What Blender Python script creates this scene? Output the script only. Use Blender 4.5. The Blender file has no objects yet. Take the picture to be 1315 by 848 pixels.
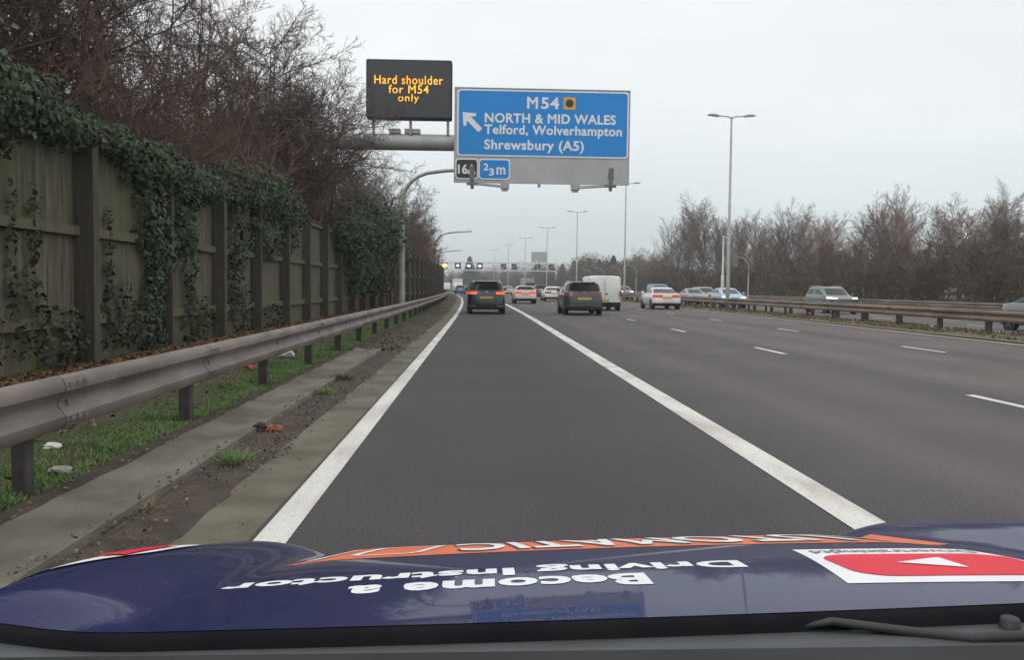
import bpy, bmesh, math, random
import numpy as np
from mathutils import Vector, Matrix
R = math.radians
SC = bpy.context.scene
COL = SC.collection
rnd = random.Random(7)
F_PX, CAM_H = 1136.0, 1.35

# ------------------------------------------------------------------ road geometry
def shift(y):
    """The motorway bends gently to the left beyond 30 m."""
    t = max(0.0, y - 30.0)
    if t < 420: return -.00021 * t * t
    return -.00021 * 420 * 420 - .00042 * 420 * (t - 420)
def head(y):
    t = min(420.0, max(0.0, y - 30.0)); return math.atan(.00042 * t)
def gz(x):
    if x < 17: return 0.0
    return -.3 * min(1.0, (x - 17) / 14)
YS = [-12, -6, -3, 0, 2, 4] + list(range(6, 40, 4)) + list(range(40, 120, 8)) + list(range(120, 300, 15)) + list(range(300, 641, 30))
def ys_between(a, b):
    return [a] + [y for y in YS if a + .5 < y < b - .5] + [b]

# ------------------------------------------------------------------ materials
def new_mat(name):
    m = bpy.data.materials.new(name); m.use_nodes = True
    nt = m.node_tree; b = nt.nodes['Principled BSDF']
    return m, nt, b
def N(nt, t, **kw):
    n = nt.nodes.new(t)
    for k, v in kw.items(): setattr(n, k, v)
    return n
def ramp(nt, stops):
    r = N(nt, 'ShaderNodeValToRGB')
    el = r.color_ramp.elements
    while len(el) < len(stops): el.new(.5)
    for e, (p, c) in zip(el, stops):
        e.position = p; e.color = (*c, 1)
    return r
def mat(name, c1, c2=None, scale=4, rough=.7, metal=0, bump=0, bscale=None, stretch=(1, 1, 1), detail=6, lo=.35, hi=.65, coat=0, emit=None, spec=None):
    m, nt, b = new_mat(name)
    b.inputs['Roughness'].default_value = rough; b.inputs['Metallic'].default_value = metal
    if coat: b.inputs['Coat Weight'].default_value = coat; b.inputs['Coat Roughness'].default_value = .03
    if spec is not None: b.inputs['Specular IOR Level'].default_value = spec
    if c2 is None: c2 = tuple(v * .8 for v in c1)
    tc = N(nt, 'ShaderNodeTexCoord'); mp = N(nt, 'ShaderNodeMapping'); mp.inputs['Scale'].default_value = stretch
    nt.links.new(tc.outputs['Object'], mp.inputs['Vector'])
    no = N(nt, 'ShaderNodeTexNoise'); no.inputs['Scale'].default_value = scale; no.inputs['Detail'].default_value = detail
    nt.links.new(mp.outputs['Vector'], no.inputs['Vector'])
    r = ramp(nt, [(lo, c1), (hi, c2)])
    nt.links.new(no.outputs['Fac'], r.inputs['Fac']); nt.links.new(r.outputs['Color'], b.inputs['Base Color'])
    if bump:
        n2 = N(nt, 'ShaderNodeTexNoise'); n2.inputs['Scale'].default_value = bscale or scale * 6; n2.inputs['Detail'].default_value = 4
        nt.links.new(tc.outputs['Object'], n2.inputs['Vector'])
        bp = N(nt, 'ShaderNodeBump'); bp.inputs['Strength'].default_value = bump; bp.inputs['Distance'].default_value = .02
        nt.links.new(n2.outputs['Fac'], bp.inputs['Height']); nt.links.new(bp.outputs['Normal'], b.inputs['Normal'])
    if emit:
        b.inputs['Emission Color'].default_value = (*emit[0], 1); b.inputs['Emission Strength'].default_value = emit[1]
    return m
M = {}
def paint(name, c, rough=.32, coat=.6, metal=0):
    return mat(name, c, tuple(v * .86 for v in c), scale=1.5, rough=rough, coat=coat, metal=metal)
M['galv'] = mat('weathered_galvanised_steel', (.25, .212, .19), (.115, .098, .09), scale=2.6, rough=.66, metal=.2, bump=.2, stretch=(1, .5, 1.5), lo=.34, hi=.74, detail=12)
M['galv_post'] = mat('dirty_steel_post', (.085, .072, .072), (.05, .042, .042), scale=6, rough=.7, metal=.2)
M['rust_beam'] = mat('brown_weathered_barrier', (.27, .205, .16), (.13, .095, .08), scale=1.6, rough=.65, metal=.15, stretch=(1, .3, 2))
M['pole'] = mat('grey_lamp_steel', (.42, .41, .395), (.31, .30, .285), scale=1.5, rough=.55, metal=.1)
M['pole_white'] = mat('pale_pole_paint', (.62, .63, .64), (.5, .51, .52), scale=2, rough=.45)
M['concrete'] = mat('channel_concrete', (.175, .163, .13), (.085, .08, .06), scale=1.5, rough=.9, bump=.4, bscale=60, detail=9)
M['concrete_low'] = mat('edge_concrete_green_stained', (.15, .14, .10), (.075, .073, .05), scale=1.6, rough=.92, bump=.4, bscale=50, detail=9)
M['soil'] = mat('dirty_soil', (.075, .055, .042), (.04, .031, .026), scale=5, rough=1, bump=1, bscale=35, detail=10)
M['earth'] = mat('verge_earth', (.07, .058, .035), (.045, .05, .022), scale=1.2, rough=1, bump=.6, bscale=20)
M['medgrass'] = mat('median_thin_grass', (.15, .115, .075), (.09, .08, .045), scale=2.5, rough=1, bump=.6, bscale=30)
def marking():
    m, nt, bs = new_mat('road_marking_white')
    tc = N(nt, 'ShaderNodeTexCoord')
    n1 = N(nt, 'ShaderNodeTexNoise'); n1.inputs['Scale'].default_value = 1.3; n1.inputs['Detail'].default_value = 8
    mp = N(nt, 'ShaderNodeMapping'); mp.inputs['Scale'].default_value = (3, .6, 1); nt.links.new(tc.outputs['Object'], mp.inputs['Vector']); nt.links.new(mp.outputs['Vector'], n1.inputs['Vector'])
    n2 = N(nt, 'ShaderNodeTexNoise'); n2.inputs['Scale'].default_value = 55; n2.inputs['Detail'].default_value = 4; nt.links.new(tc.outputs['Object'], n2.inputs['Vector'])
    r1 = ramp(nt, [(.32, (.44, .42, .385)), (.5, (.60, .58, .545)), (.7, (.68, .665, .63))]); nt.links.new(n1.outputs['Fac'], r1.inputs['Fac'])
    r2 = ramp(nt, [(.30, (.35, .34, .33)), (.42, (1, 1, 1))]); nt.links.new(n2.outputs['Fac'], r2.inputs['Fac'])
    mm = N(nt, 'ShaderNodeMix', data_type='RGBA', blend_type='MULTIPLY'); mm.inputs[0].default_value = .8
    nt.links.new(r1.outputs['Color'], mm.inputs[6]); nt.links.new(r2.outputs['Color'], mm.inputs[7]); nt.links.new(mm.outputs[2], bs.inputs['Base Color'])
    bs.inputs['Roughness'].default_value = .8
    return m
M['white'] = marking()
M['timber'] = None
M['black'] = mat('black_plastic', (.018, .018, .02), (.03, .03, .032), scale=8, rough=.55)
M['dark'] = mat('dark_grey_trim', (.022, .022, .024), (.034, .034, .037), scale=5, rough=.75, spec=.2)
M['rubber'] = mat('tyre_rubber', (.016, .016, .017), (.028, .027, .027), scale=12, rough=.85)
M['rim'] = mat('alloy_rim', (.32, .32, .33), (.24, .24, .25), scale=6, rough=.35, metal=.7)
M['glass'] = mat('tinted_car_glass', (.012, .016, .018), (.02, .024, .026), scale=2, rough=.12, spec=.25)
M['plate_y'] = mat('yellow_plate', (.6, .36, .04), (.52, .31, .035), scale=10, rough=.4)
M['plate_w'] = mat('white_plate', (.75, .75, .72), (.68, .68, .66), scale=10, rough=.4)
M['red_lens'] = mat('red_lens', (.32, .015, .012), (.22, .01, .01), scale=8, rough=.2, coat=.4)
M['red_lit'] = mat('red_lit_lens', (.5, .03, .02), scale=8, rough=.2, emit=((1, .04, .025), .75))
M['red_dim'] = mat('red_lamp_side_light', (.5, .03, .02), scale=8, rough=.2, emit=((1, .05, .03), .3))
M['amber_lit'] = mat('amber_lit_lens', (.6, .2, .02), scale=8, rough=.2, emit=((1, .20, .02), .8))
M['head_lit'] = mat('lit_headlamp', (.8, .8, .8), scale=8, rough=.2, emit=((.85, .9, 1), 4.0))
M['head_off'] = mat('headlamp_glass', (.5, .52, .54), scale=8, rough=.12, coat=.4)
M['chrome'] = mat('bright_trim', (.5, .5, .5), (.42, .42, .42), scale=6, rough=.25, metal=.8)

def bark(name, c1, c2):
    return mat(name, c1, c2, scale=.9, rough=.95, detail=3, lo=.4, hi=.6)
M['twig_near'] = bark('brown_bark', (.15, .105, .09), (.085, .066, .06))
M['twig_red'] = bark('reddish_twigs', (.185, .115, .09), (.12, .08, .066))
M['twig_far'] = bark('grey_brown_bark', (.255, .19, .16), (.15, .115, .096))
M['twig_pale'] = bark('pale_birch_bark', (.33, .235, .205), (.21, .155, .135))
M['thicket'] = bark('thicket_twigs', (.135, .10, .072), (.075, .062, .04))
def leafmat(name, cols, scale=9):
    m, nt, b = new_mat(name)
    tc = N(nt, 'ShaderNodeTexCoord'); no = N(nt, 'ShaderNodeTexNoise'); no.inputs['Scale'].default_value = scale; no.inputs['Detail'].default_value = 3
    nt.links.new(tc.outputs['Object'], no.inputs['Vector'])
    r = ramp(nt, [(.3 + .4 * i / max(1, len(cols) - 1), c) for i, c in enumerate(cols)])
    nt.links.new(no.outputs['Fac'], r.inputs['Fac']); nt.links.new(r.outputs['Color'], b.inputs['Base Color'])
    b.inputs['Roughness'].default_value = .65; b.inputs['Specular IOR Level'].default_value = .3
    return m
M['ivy'] = leafmat('ivy_leaf', [(.014, .027, .015), (.032, .055, .028), (.085, .115, .062), (.03, .05, .03)])
M['bramble'] = leafmat('dark_creeper_leaf', [(.025, .035, .02), (.05, .05, .03), (.065, .08, .04)])
M['grass'] = leafmat('verge_grass', [(.075, .13, .04), (.12, .20, .065), (.16, .25, .09), (.18, .19, .085)], 2.2)
M['litter'] = leafmat('fallen_leaf', [(.10, .045, .022), (.16, .075, .035), (.24, .13, .06), (.09, .05, .035)], 14)
M['conifer'] = leafmat('conifer_needles', [(.018, .035, .02), (.035, .06, .035), (.05, .075, .045)], 2)

def timber():
    m, nt, b = new_mat('weathered_fence_timber')
    tc = N(nt, 'ShaderNodeTexCoord')
    mp = N(nt, 'ShaderNodeMapping'); mp.inputs['Scale'].default_value = (6, 6, .5)
    nt.links.new(tc.outputs['Object'], mp.inputs['Vector'])
    g = N(nt, 'ShaderNodeTexNoise'); g.inputs['Scale'].default_value = 3; g.inputs['Detail'].default_value = 8
    nt.links.new(mp.outputs['Vector'], g.inputs['Vector'])
    r = ramp(nt, [(.3, (.065, .056, .042)), (.5, (.115, .102, .075)), (.72, (.175, .158, .115))])
    nt.links.new(g.outputs['Fac'], r.inputs['Fac'])
    a = N(nt, 'ShaderNodeTexNoise'); a.inputs['Scale'].default_value = .9; a.inputs['Detail'].default_value = 5
    nt.links.new(tc.outputs['Object'], a.inputs['Vector'])
    ar = ramp(nt, [(.44, (0, 0, 0)), (.7, (.9, .9, .9))]); nt.links.new(a.outputs['Fac'], ar.inputs['Fac'])
    mx = N(nt, 'ShaderNodeMix', data_type='RGBA'); mx.inputs[7].default_value = (.118, .118, .05, 1)
    nt.links.new(ar.outputs['Color'], mx.inputs[0]); nt.links.new(r.outputs['Color'], mx.inputs[6])
    nt.links.new(mx.outputs[2], b.inputs['Base Color']); b.inputs['Roughness'].default_value = .9
    bp = N(nt, 'ShaderNodeBump'); bp.inputs['Strength'].default_value = .3; bp.inputs['Distance'].default_value = .01
    nt.links.new(g.outputs['Fac'], bp.inputs['Height']); nt.links.new(bp.outputs['Normal'], b.inputs['Normal'])
    return m
M['timber'] = timber()
M['timber_post'] = mat('dark_fence_post', (.095, .08, .065), (.06, .05, .04), scale=3, rough=.9, stretch=(5, 5, .5), bump=.2)

def asphalt(name, stops, span):
    """Asphalt whose wear runs in long bands along the lanes (UV.x = metres across, UV.y = metres along)."""
    m, nt, b = new_mat(name)
    uv = N(nt, 'ShaderNodeUVMap'); uv.uv_map = 'UVMap'
    sx = N(nt, 'ShaderNodeSeparateXYZ'); nt.links.new(uv.outputs['UV'], sx.inputs[0])
    mp = N(nt, 'ShaderNodeMapping'); mp.inputs['Scale'].default_value = (.9, .03, 1); nt.links.new(uv.outputs['UV'], mp.inputs['Vector'])
    n1 = N(nt, 'ShaderNodeTexNoise'); n1.inputs['Scale'].default_value = 1; n1.inputs['Detail'].default_value = 5
    nt.links.new(mp.outputs['Vector'], n1.inputs['Vector'])
    ad = N(nt, 'ShaderNodeMath', operation='MULTIPLY_ADD'); ad.inputs[1].default_value = .9; ad.inputs[2].default_value = -.45
    nt.links.new(n1.outputs['Fac'], ad.inputs[0])
    s2 = N(nt, 'ShaderNodeMath', operation='ADD'); nt.links.new(sx.outputs['X'], s2.inputs[0]); nt.links.new(ad.outputs[0], s2.inputs[1])
    mr = N(nt, 'ShaderNodeMapRange'); mr.inputs['From Min'].default_value = span[0]; mr.inputs['From Max'].default_value = span[1]
    nt.links.new(s2.outputs[0], mr.inputs['Value'])
    r = ramp(nt, [((p - span[0]) / (span[1] - span[0]), c) for p, c in stops]); r.color_ramp.interpolation = 'EASE'
    nt.links.new(mr.outputs[0], r.inputs['Fac'])
    # aggregate speckle, larger blotches
    n2 = N(nt, 'ShaderNodeTexNoise'); n2.inputs['Scale'].default_value = 70; n2.inputs['Detail'].default_value = 3; nt.links.new(uv.outputs['UV'], n2.inputs['Vector'])
    n3 = N(nt, 'ShaderNodeTexNoise'); n3.inputs['Scale'].default_value = .35; n3.inputs['Detail'].default_value = 6; nt.links.new(uv.outputs['UV'], n3.inputs['Vector'])
    sp = ramp(nt, [(.28, (.50, .50, .50)), (.5, (1, 1, 1)), (.72, (1.55, 1.53, 1.5))]); nt.links.new(n2.outputs['Fac'], sp.inputs['Fac'])
    bl = ramp(nt, [(.3, (.84, .84, .85)), (.7, (1.14, 1.13, 1.11))]); nt.links.new(n3.outputs['Fac'], bl.inputs['Fac'])
    m1 = N(nt, 'ShaderNodeMix', data_type='RGBA', blend_type='MULTIPLY'); m1.inputs[0].default_value = 1
    nt.links.new(r.outputs['Color'], m1.inputs[6]); nt.links.new(sp.outputs['Color'], m1.inputs[7])
    m2 = N(nt, 'ShaderNodeMix', data_type='RGBA', blend_type='MULTIPLY'); m2.inputs[0].default_value = 1
    nt.links.new(m1.outputs[2], m2.inputs[6]); nt.links.new(bl.outputs['Color'], m2.inputs[7])
    nt.links.new(m2.outputs[2], b.inputs['Base Color']); b.inputs['Roughness'].default_value = .82
    b.inputs['Specular IOR Level'].default_value = .3
    bp = N(nt, 'ShaderNodeBump'); bp.inputs['Strength'].default_value = .35; bp.inputs['Distance'].default_value = .008
    nt.links.new(n2.outputs['Fac'], bp.inputs['Height']); nt.links.new(bp.outputs['Normal'], b.inputs['Normal'])
    return m
D1, D2, D3 = (.055, .052, .056), (.072, .066, .068), (.114, .098, .096)
M['road'] = asphalt('asphalt_lanes', [(-1.2, (.066, .060, .061)), (-.5, D1), (.55, (.050, .046, .050)), (1.6, D1), (2.1, (.066, .060, .061)), (2.9, D2), (3.6, (.098, .085, .084)), (4.3, (.08, .071, .072)), (5.2, (.096, .083, .082)), (6.4, D2), (7.3, D3), (8.3, (.10, .085, .083)), (9.2, D3), (10.2, D2), (11.2, (.108, .092, .09)), (12.8, D3), (13.9, D2)], (-1.5, 14.1))
M['road_far'] = asphalt('asphalt_opposing', [(17, D2), (18.8, D3), (20.6, D2), (22.5, D3), (24.3, D2), (26, D3), (28, D2), (31, D1)], (16.8, 31.2))

# ------------------------------------------------------------------ mesh helpers
class MB:
    def __init__(s): s.v = []; s.f = []; s.m = []; s.cur = 0
    def add(s, vs, fs):
        o = len(s.v); s.v += [tuple(v) for v in vs]
        s.f += [tuple(i + o for i in f) for f in fs]; s.m += [s.cur] * len(fs)
        return s
    def box(s, c, d, rot=None, taper=1.0):
        hx, hy, hz = d[0] / 2, d[1] / 2, d[2] / 2
        vs = [Vector((sx * hx * (taper if sz > 0 else 1), sy * hy * (taper if sz > 0 else 1), sz * hz)) for sz in (-1, 1) for sx, sy in ((-1, -1), (1, -1), (1, 1), (-1, 1))]
        if rot is not None: vs = [rot @ v for v in vs]
        vs = [v + Vector(c) for v in vs]
        return s.add(vs, [(3, 2, 1, 0), (4, 5, 6, 7), (0, 1, 5, 4), (1, 2, 6, 5), (2, 3, 7, 6), (3, 0, 4, 7)])
    def tube(s, pts, rad, n=8, cap=True):
        pts = [Vector(p) for p in pts]
        if not isinstance(rad, (list, tuple)): rad = [rad] * len(pts)
        vs, fs = [], []
        t0 = (pts[1] - pts[0]).normalized(); ref = t0.orthogonal().normalized()
        for k, p in enumerate(pts):
            t = (pts[min(k + 1, len(pts) - 1)] - pts[max(k - 1, 0)]).normalized()
            ref = (ref - t * ref.dot(t)).normalized(); b = t.cross(ref)
            for i in range(n):
                a = 2 * math.pi * i / n
                vs.append(p + (ref * math.cos(a) + b * math.sin(a)) * rad[k])
        for k in range(len(pts) - 1):
            for i in range(n):
                j = (i + 1) % n
                fs.append((k * n + i, k * n + j, (k + 1) * n + j, (k + 1) * n + i))
        if cap:
            fs.append(tuple(range(n - 1, -1, -1))); fs.append(tuple((len(pts) - 1) * n + i for i in range(n)))
        return s.add(vs, fs)
    def lathe_x(s, cx, cy, cz, prof, n=20):
        """prof: (x, r) list swept round an axis along x."""
        vs = [(cx + x, cy + r * math.cos(2 * math.pi * i / n), cz + r * math.sin(2 * math.pi * i / n)) for x, r in prof for i in range(n)]
        fs = [(k * n + i, k * n + (i + 1) % n, (k + 1) * n + (i + 1) % n, (k + 1) * n + i) for k in range(len(prof) - 1) for i in range(n)]
        fs += [tuple(range(n)), tuple((len(prof) - 1) * n + i for i in range(n))]
        return s.add(vs, fs)
    def grid(s, rows):
        n = len(rows[0]); vs = [p for r in rows for p in r]
        return s.add(vs, [(a * n + b, a * n + b + 1, (a + 1) * n + b + 1, (a + 1) * n + b) for a in range(len(rows) - 1) for b in range(n - 1)])
    def build(s, name, mats, parent=None, smooth=False, fix=True, sharp=None):
        me = bpy.data.meshes.new(name); me.from_pydata(s.v, [], s.f)
        mats = mats if isinstance(mats, (list, tuple)) else [mats]
        for m in mats: me.materials.append(m)
        if len(mats) > 1: me.polygons.foreach_set('material_index', s.m)
        if fix:
            bm = bmesh.new(); bm.from_mesh(me); bmesh.ops.recalc_face_normals(bm, faces=bm.faces); bm.to_mesh(me); bm.free()
        if smooth:
            me.polygons.foreach_set('use_smooth', [True] * len(me.polygons))
            if sharp: me.set_sharp_from_angle(angle=R(sharp))
        me.update()
        return link(name, me, parent)
def link(name, me, parent=None):
    o = bpy.data.objects.new(name, me); COL.objects.link(o)
    if parent is not None: o.parent = parent
    return o
def np_mesh(name, V, F, mat_, smooth=False):
    """V (n,3), F (m,k) with one k."""
    me = bpy.data.meshes.new(name)
    V = np.ascontiguousarray(V, dtype=np.float32); F = np.ascontiguousarray(F, dtype=np.int32)
    me.vertices.add(len(V)); me.vertices.foreach_set('co', V.ravel())
    m, k = F.shape
    me.loops.add(m * k); me.loops.foreach_set('vertex_index', F.ravel())
    me.polygons.add(m); me.polygons.foreach_set('loop_start', np.arange(0, m * k, k, dtype=np.int32))
    me.materials.append(mat_)
    if smooth: me.polygons.foreach_set('use_smooth', np.ones(m, dtype=bool))
    me.update(calc_edges=True); me.validate()
    return me
def tag(o, label=None, cat=None, group=None, kind=None):
    for k, v in (('label', label), ('category', cat), ('group', group), ('kind', kind)):
        if v: o[k] = v
    return o
def empty(name, loc=(0, 0, 0), rz=0, **kw):
    o = bpy.data.objects.new(name, None); COL.objects.link(o)
    o.location = loc; o.rotation_euler = (0, 0, rz); o.empty_display_size = .2
    return tag(o, **kw)
def copy_tree(o, parent=None):
    c = o.copy(); COL.objects.link(c)
    if parent is not None: c.parent = parent
    for ch in [q for q in o.children]: copy_tree(ch, c)
    return c
def ribbon(name, prof, ys, m, parent=None, closed=False, smooth=False, uv=False, wob=0, seed=0):
    """A cross-section (x, z) drawn along the bend of the motorway."""
    rr = random.Random(seed); n = len(prof); vs, fs, uvs = [], [], []
    for y in ys:
        for x, z in prof:
            vs.append((x + shift(y) + rr.uniform(-wob, wob), y, z + rr.uniform(-wob, wob) * .3)); uvs.append((x, y))
    e = n if closed else n - 1
    for a in range(len(ys) - 1):
        for b in range(e):
            c = (b + 1) % n
            fs.append((a * n + b, a * n + c, (a + 1) * n + c, (a + 1) * n + b))
    if closed: fs += [tuple(range(n)), tuple((len(ys) - 1) * n + i for i in range(n))]
    me = bpy.data.meshes.new(name); me.from_pydata(vs, [], fs); me.materials.append(m)
    if uv:
        l = me.uv_layers.new(name='UVMap')
        for lp in me.loops: l.data[lp.index].uv = uvs[lp.vertex_index]
    bm = bmesh.new(); bm.from_mesh(me); bmesh.ops.recalc_face_normals(bm, faces=bm.faces); bm.to_mesh(me); bm.free()
    if not closed and me.polygons[0].normal.z < 0: me.flip_normals()
    if smooth: me.polygons.foreach_set('use_smooth', [True] * len(me.polygons))
    return link(name, me, parent)
M_BAD = [(8, 10, 9), (8, 5, 10), (5, 6, 10), (6, 11, 10), (11, 13, 12), (11, 1, 13), (1, 2, 13), (2, 14, 13), (8, 4, 5), (7, 11, 6), (11, 0, 1), (3, 14, 2), (7, 4, 11), (4, 3, 11), (3, 0, 11), (8, 7, 4), (0, 14, 3)]
M_GOOD = [(8, 7, 6), (8, 6, 9), (9, 6, 10), (10, 6, 11), (6, 4, 11), (4, 3, 11), (11, 3, 1), (11, 1, 12), (1, 0, 14), (1, 14, 13), (1, 13, 12)]
def mend_m(Fc):
    """The built-in letter M fills its notch when it is emboldened: give it clean faces."""
    fs = {frozenset(f): i for i, f in enumerate(Fc)}; out = list(Fc); top = max(max(f) for f in Fc)
    for base in range(top - 13):
        want = [frozenset(i + base for i in f) for f in M_BAD]
        if all(q in fs for q in want):
            drop = {fs[q] for q in want}
            out = [f for f in out if frozenset(f) not in set(want)] + [tuple(i + base for i in f) for f in M_GOOD]
    return out
def text_mesh(s, x0, x1, z0, z1, bold=.03, spacing=1.0):
    """Filled letters fitted to a box; returns (verts 2D, faces)."""
    cu = bpy.data.curves.new('lettering', 'FONT'); cu.body = s; cu.offset = bold; cu.space_character = spacing; cu.resolution_u = 3
    cu.fill_mode = 'FRONT'
    o = bpy.data.objects.new('lettering', cu); COL.objects.link(o)
    dg = bpy.context.evaluated_depsgraph_get(); me = bpy.data.meshes.new_from_object(o.evaluated_get(dg))
    P = [v.co.copy() for v in me.vertices]; Fc = [tuple(p.vertices) for p in me.polygons]
    bpy.data.objects.remove(o); bpy.data.curves.remove(cu); bpy.data.meshes.remove(me)
    Fc = mend_m(Fc)
    ax, bx = min(p.x for p in P), max(p.x for p in P); ay, by = min(p.y for p in P), max(p.y for p in P)
    return [((p.x - ax) / (bx - ax) * (x1 - x0) + x0, (p.y - ay) / (by - ay) * (z1 - z0) + z0) for p in P], Fc

# ------------------------------------------------------------------ ground and road
def ground():
    prof = [(-1500, 1.0), (-60, .6), (-12, .35), (-6, .14), (-4.2, .08), (-3.2, .05), (-2.62, .01), (-2.3, -.02), (-1.6, -.03), (13.95, -.03), (14.1, .035), (15.8, .06), (16.9, -.0), (17.0, -.04), (31, -.345), (31.6, -.30), (34, -.26), (38, .1), (46, .6), (80, 1.0), (1500, 2.0)]
    ys = [-60, -30] + YS + [800, 1200, 2500]
    vs, fs = [], []
    rr = random.Random(3); n = len(prof)
    for y in ys:
        sh = shift(min(y, 640))
        for x, z in prof: vs.append((x + (sh if abs(x) < 1000 else 0), y, z))
    for a in range(len(ys) - 1):
        for b in range(n - 1): fs.append((a * n + b, a * n + b + 1, (a + 1) * n + b + 1, (a + 1) * n + b))
    me = bpy.data.meshes.new('ground'); me.from_pydata(vs, [], fs); me.materials.append(M['earth'])
    tag(link('ground', me), kind='structure')
ground()
tag(ribbon('road', [(-1.22, 0), (2.2, 0), (6, 0), (9.6, 0), (14.0, 0)], YS, M['road'], uv=True), kind='structure')
tag(ribbon('opposing_road', [(17.02, gz(17)), (31, gz(31))], YS, M['road_far'], uv=True), kind='structure')
tag(ribbon('median_ground', [(14.02, .03), (14.2, .06), (15.2, .085), (16.0, .085), (16.8, .02)], YS, M['medgrass'], wob=.012), kind='structure')
def line(name, x, w, a, b, z=.005):
    tag(ribbon(name, [(x - w / 2, z + gz(x)), (x + w / 2, z + gz(x))], ys_between(a, b), M['white']), kind='structure')
line('road_edge_line', -1.09, .18, -6, 500)
line('road_lane_line', 2.24, .25, -6, 14.95); line('road_lane_line', 2.24, .25, 15.02, 500)
line('road_edge_line', 13.8, .13, -6, 500)
line('opposing_road_edge_line', 17.35, .14, -6, 400); line('opposing_road_edge_line', 27.9, .2, -6, 400)
for k in range(-1, 34):
    for x, s in ((6.38, 9.25), (10.25, 10.1)): line('road_lane_dash', x, .13, s + 9 * k, s + 9 * k + 2)
    if k < 24:
        for x in (20.8, 24.35): line('opposing_road_lane_dash', x, .13, 8 + 9 * k, 10 + 9 * k)
# left margin: raised concrete channel, soil strip, flush concrete strip
tag(ribbon('concrete_channel_path', [(-2.66, -.03), (-2.60, .055), (-2.56, .065), (-2.30, .03), (-2.06, .05), (-2.02, .045), (-2.0, -.04)], [-12] + [k * .75 for k in range(-4, 25)] + [18.3], M['concrete'], wob=.006), kind='structure')
tag(ribbon('soil_strip_ground', [(-2.76, .02), (-2.68, .05), (-2.60, .066), (-2.54, .070), (-2.50, .04)], [-12, -6] + [k * .33 for k in range(3, 55)], M['soil'], wob=.014, seed=14), kind='structure')
tag(ribbon('soil_strip_ground', [(-2.02, .0), (-1.92, .022), (-1.8, .012), (-1.68, .02), (-1.58, .008)], [-12, -6] + [k * .4 for k in range(0, 46)] + [18.3], M['soil'], wob=.02, seed=4), kind='structure')
tag(ribbon('soil_strip_ground', [(-2.9, .03), (-2.6, .05), (-2.2, .03), (-1.9, .045), (-1.7, .02), (-1.58, .008)], [18.3] + [18.5 + k * .6 for k in range(0, 60)] + ys_between(60, 200), M['soil'], wob=.035, seed=5), kind='structure')
tag(ribbon('concrete_edge_path', [(-1.62, .004), (-1.6, .012), (-1.24, .008), (-1.21, .0)], [-12, -6] + [k * 1.1 for k in range(0, 60)] + ys_between(70, 300), M['concrete_low'], wob=.008, seed=9), kind='structure')

# ------------------------------------------------------------------ guard rails
BEAM = [(-.008, .745), (.035, .752), (.062, .735), (.085, .69), (.085, .655), (.038, .605), (.03, .575), (.038, .545), (.085, .495), (.085, .46), (.062, .415), (.03, .402), (-.008, .405), (.012, .46), (.02, .50), (.0, .56), (.0, .59), (.02, .65), (.02, .70)]
def guard_rail(X, side, a, b, step, phase, m, mpost, label, zoff=lambda x: 0, cat='guard rail'):
    root = empty('guard_rail', (X, 0, zoff(X)), label=label, cat=cat)
    pr = [(X + side * x, z + zoff(X)) for x, z in BEAM]
    o = ribbon('beam', pr, ys_between(a, b), m, closed=True, smooth=True)
    o.data.set_sharp_from_angle(angle=R(35)); o.parent = root; o.location = (-X, 0, -zoff(X))
    jm = MB()
    for q in range(int((min(b, 70) - 3) / 3)):
        yj = phase + 3 * q + .25
        rows = [[(X * 0 + side * (x + .004), yj + d, z) for x, z in BEAM[:13]] for d in (0, .32)]
        jm = MB().grid(rows)
        for z in (.695, .475):
            for d in (.06, .16, .26): jm.box((side * .092, yj + d, z), (.014, .03, .03))
        for z in (.575,):
            jm.box((side * .04, yj + .12, z), (.018, .04, .04))
        jj = jm.build('lap_joint', m, root); jj.location = (shift(yj), 0, 0)
    proto = None; y = phase; k = 0
    while y < b and k < 100:
        if proto is None:
            p = MB().box((-.02 * side, 0, .29), (.13, .014, .84)).box((.04 * side, -.045, .29), (.014, .09, .84)).box((-.08 * side, .045, .29), (.014, .09, .84))
            p.box((.0, 0, .58), (.04, .14, .26))
            proto = p.build('post', mpost); proto.parent = root; q = proto
        else:
            q = proto.copy(); COL.objects.link(q); q.parent = root
        q.location = (shift(y) - side * .045, y, 0); y += step; k += 1
    return root
guard_rail(-2.72, 1, -6, 300, 3.0, 2.46, M['galv'], M['galv_post'], 'grey corrugated steel crash barrier between the wooden fence and the slip lane')
guard_rail(15.45, -1, -6, 380, 3.0, 2.35, M['rust_beam'], M['galv_post'], 'brown steel crash barrier of the central reserve, the rail nearer the white cars', lambda x: .04)
guard_rail(16.4, 1, -6, 380, 3.0, 3.85, M['rust_beam'], M['galv_post'], 'rear rail of the central reserve crash barrier, facing the oncoming cars', lambda x: .04)
guard_rail(32.6, -1, -6, 300, 3.0, 12, M['rust_beam'], M['galv_post'], 'far verge crash barrier in front of the bare trees beyond the oncoming cars', lambda x: -.12)

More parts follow.
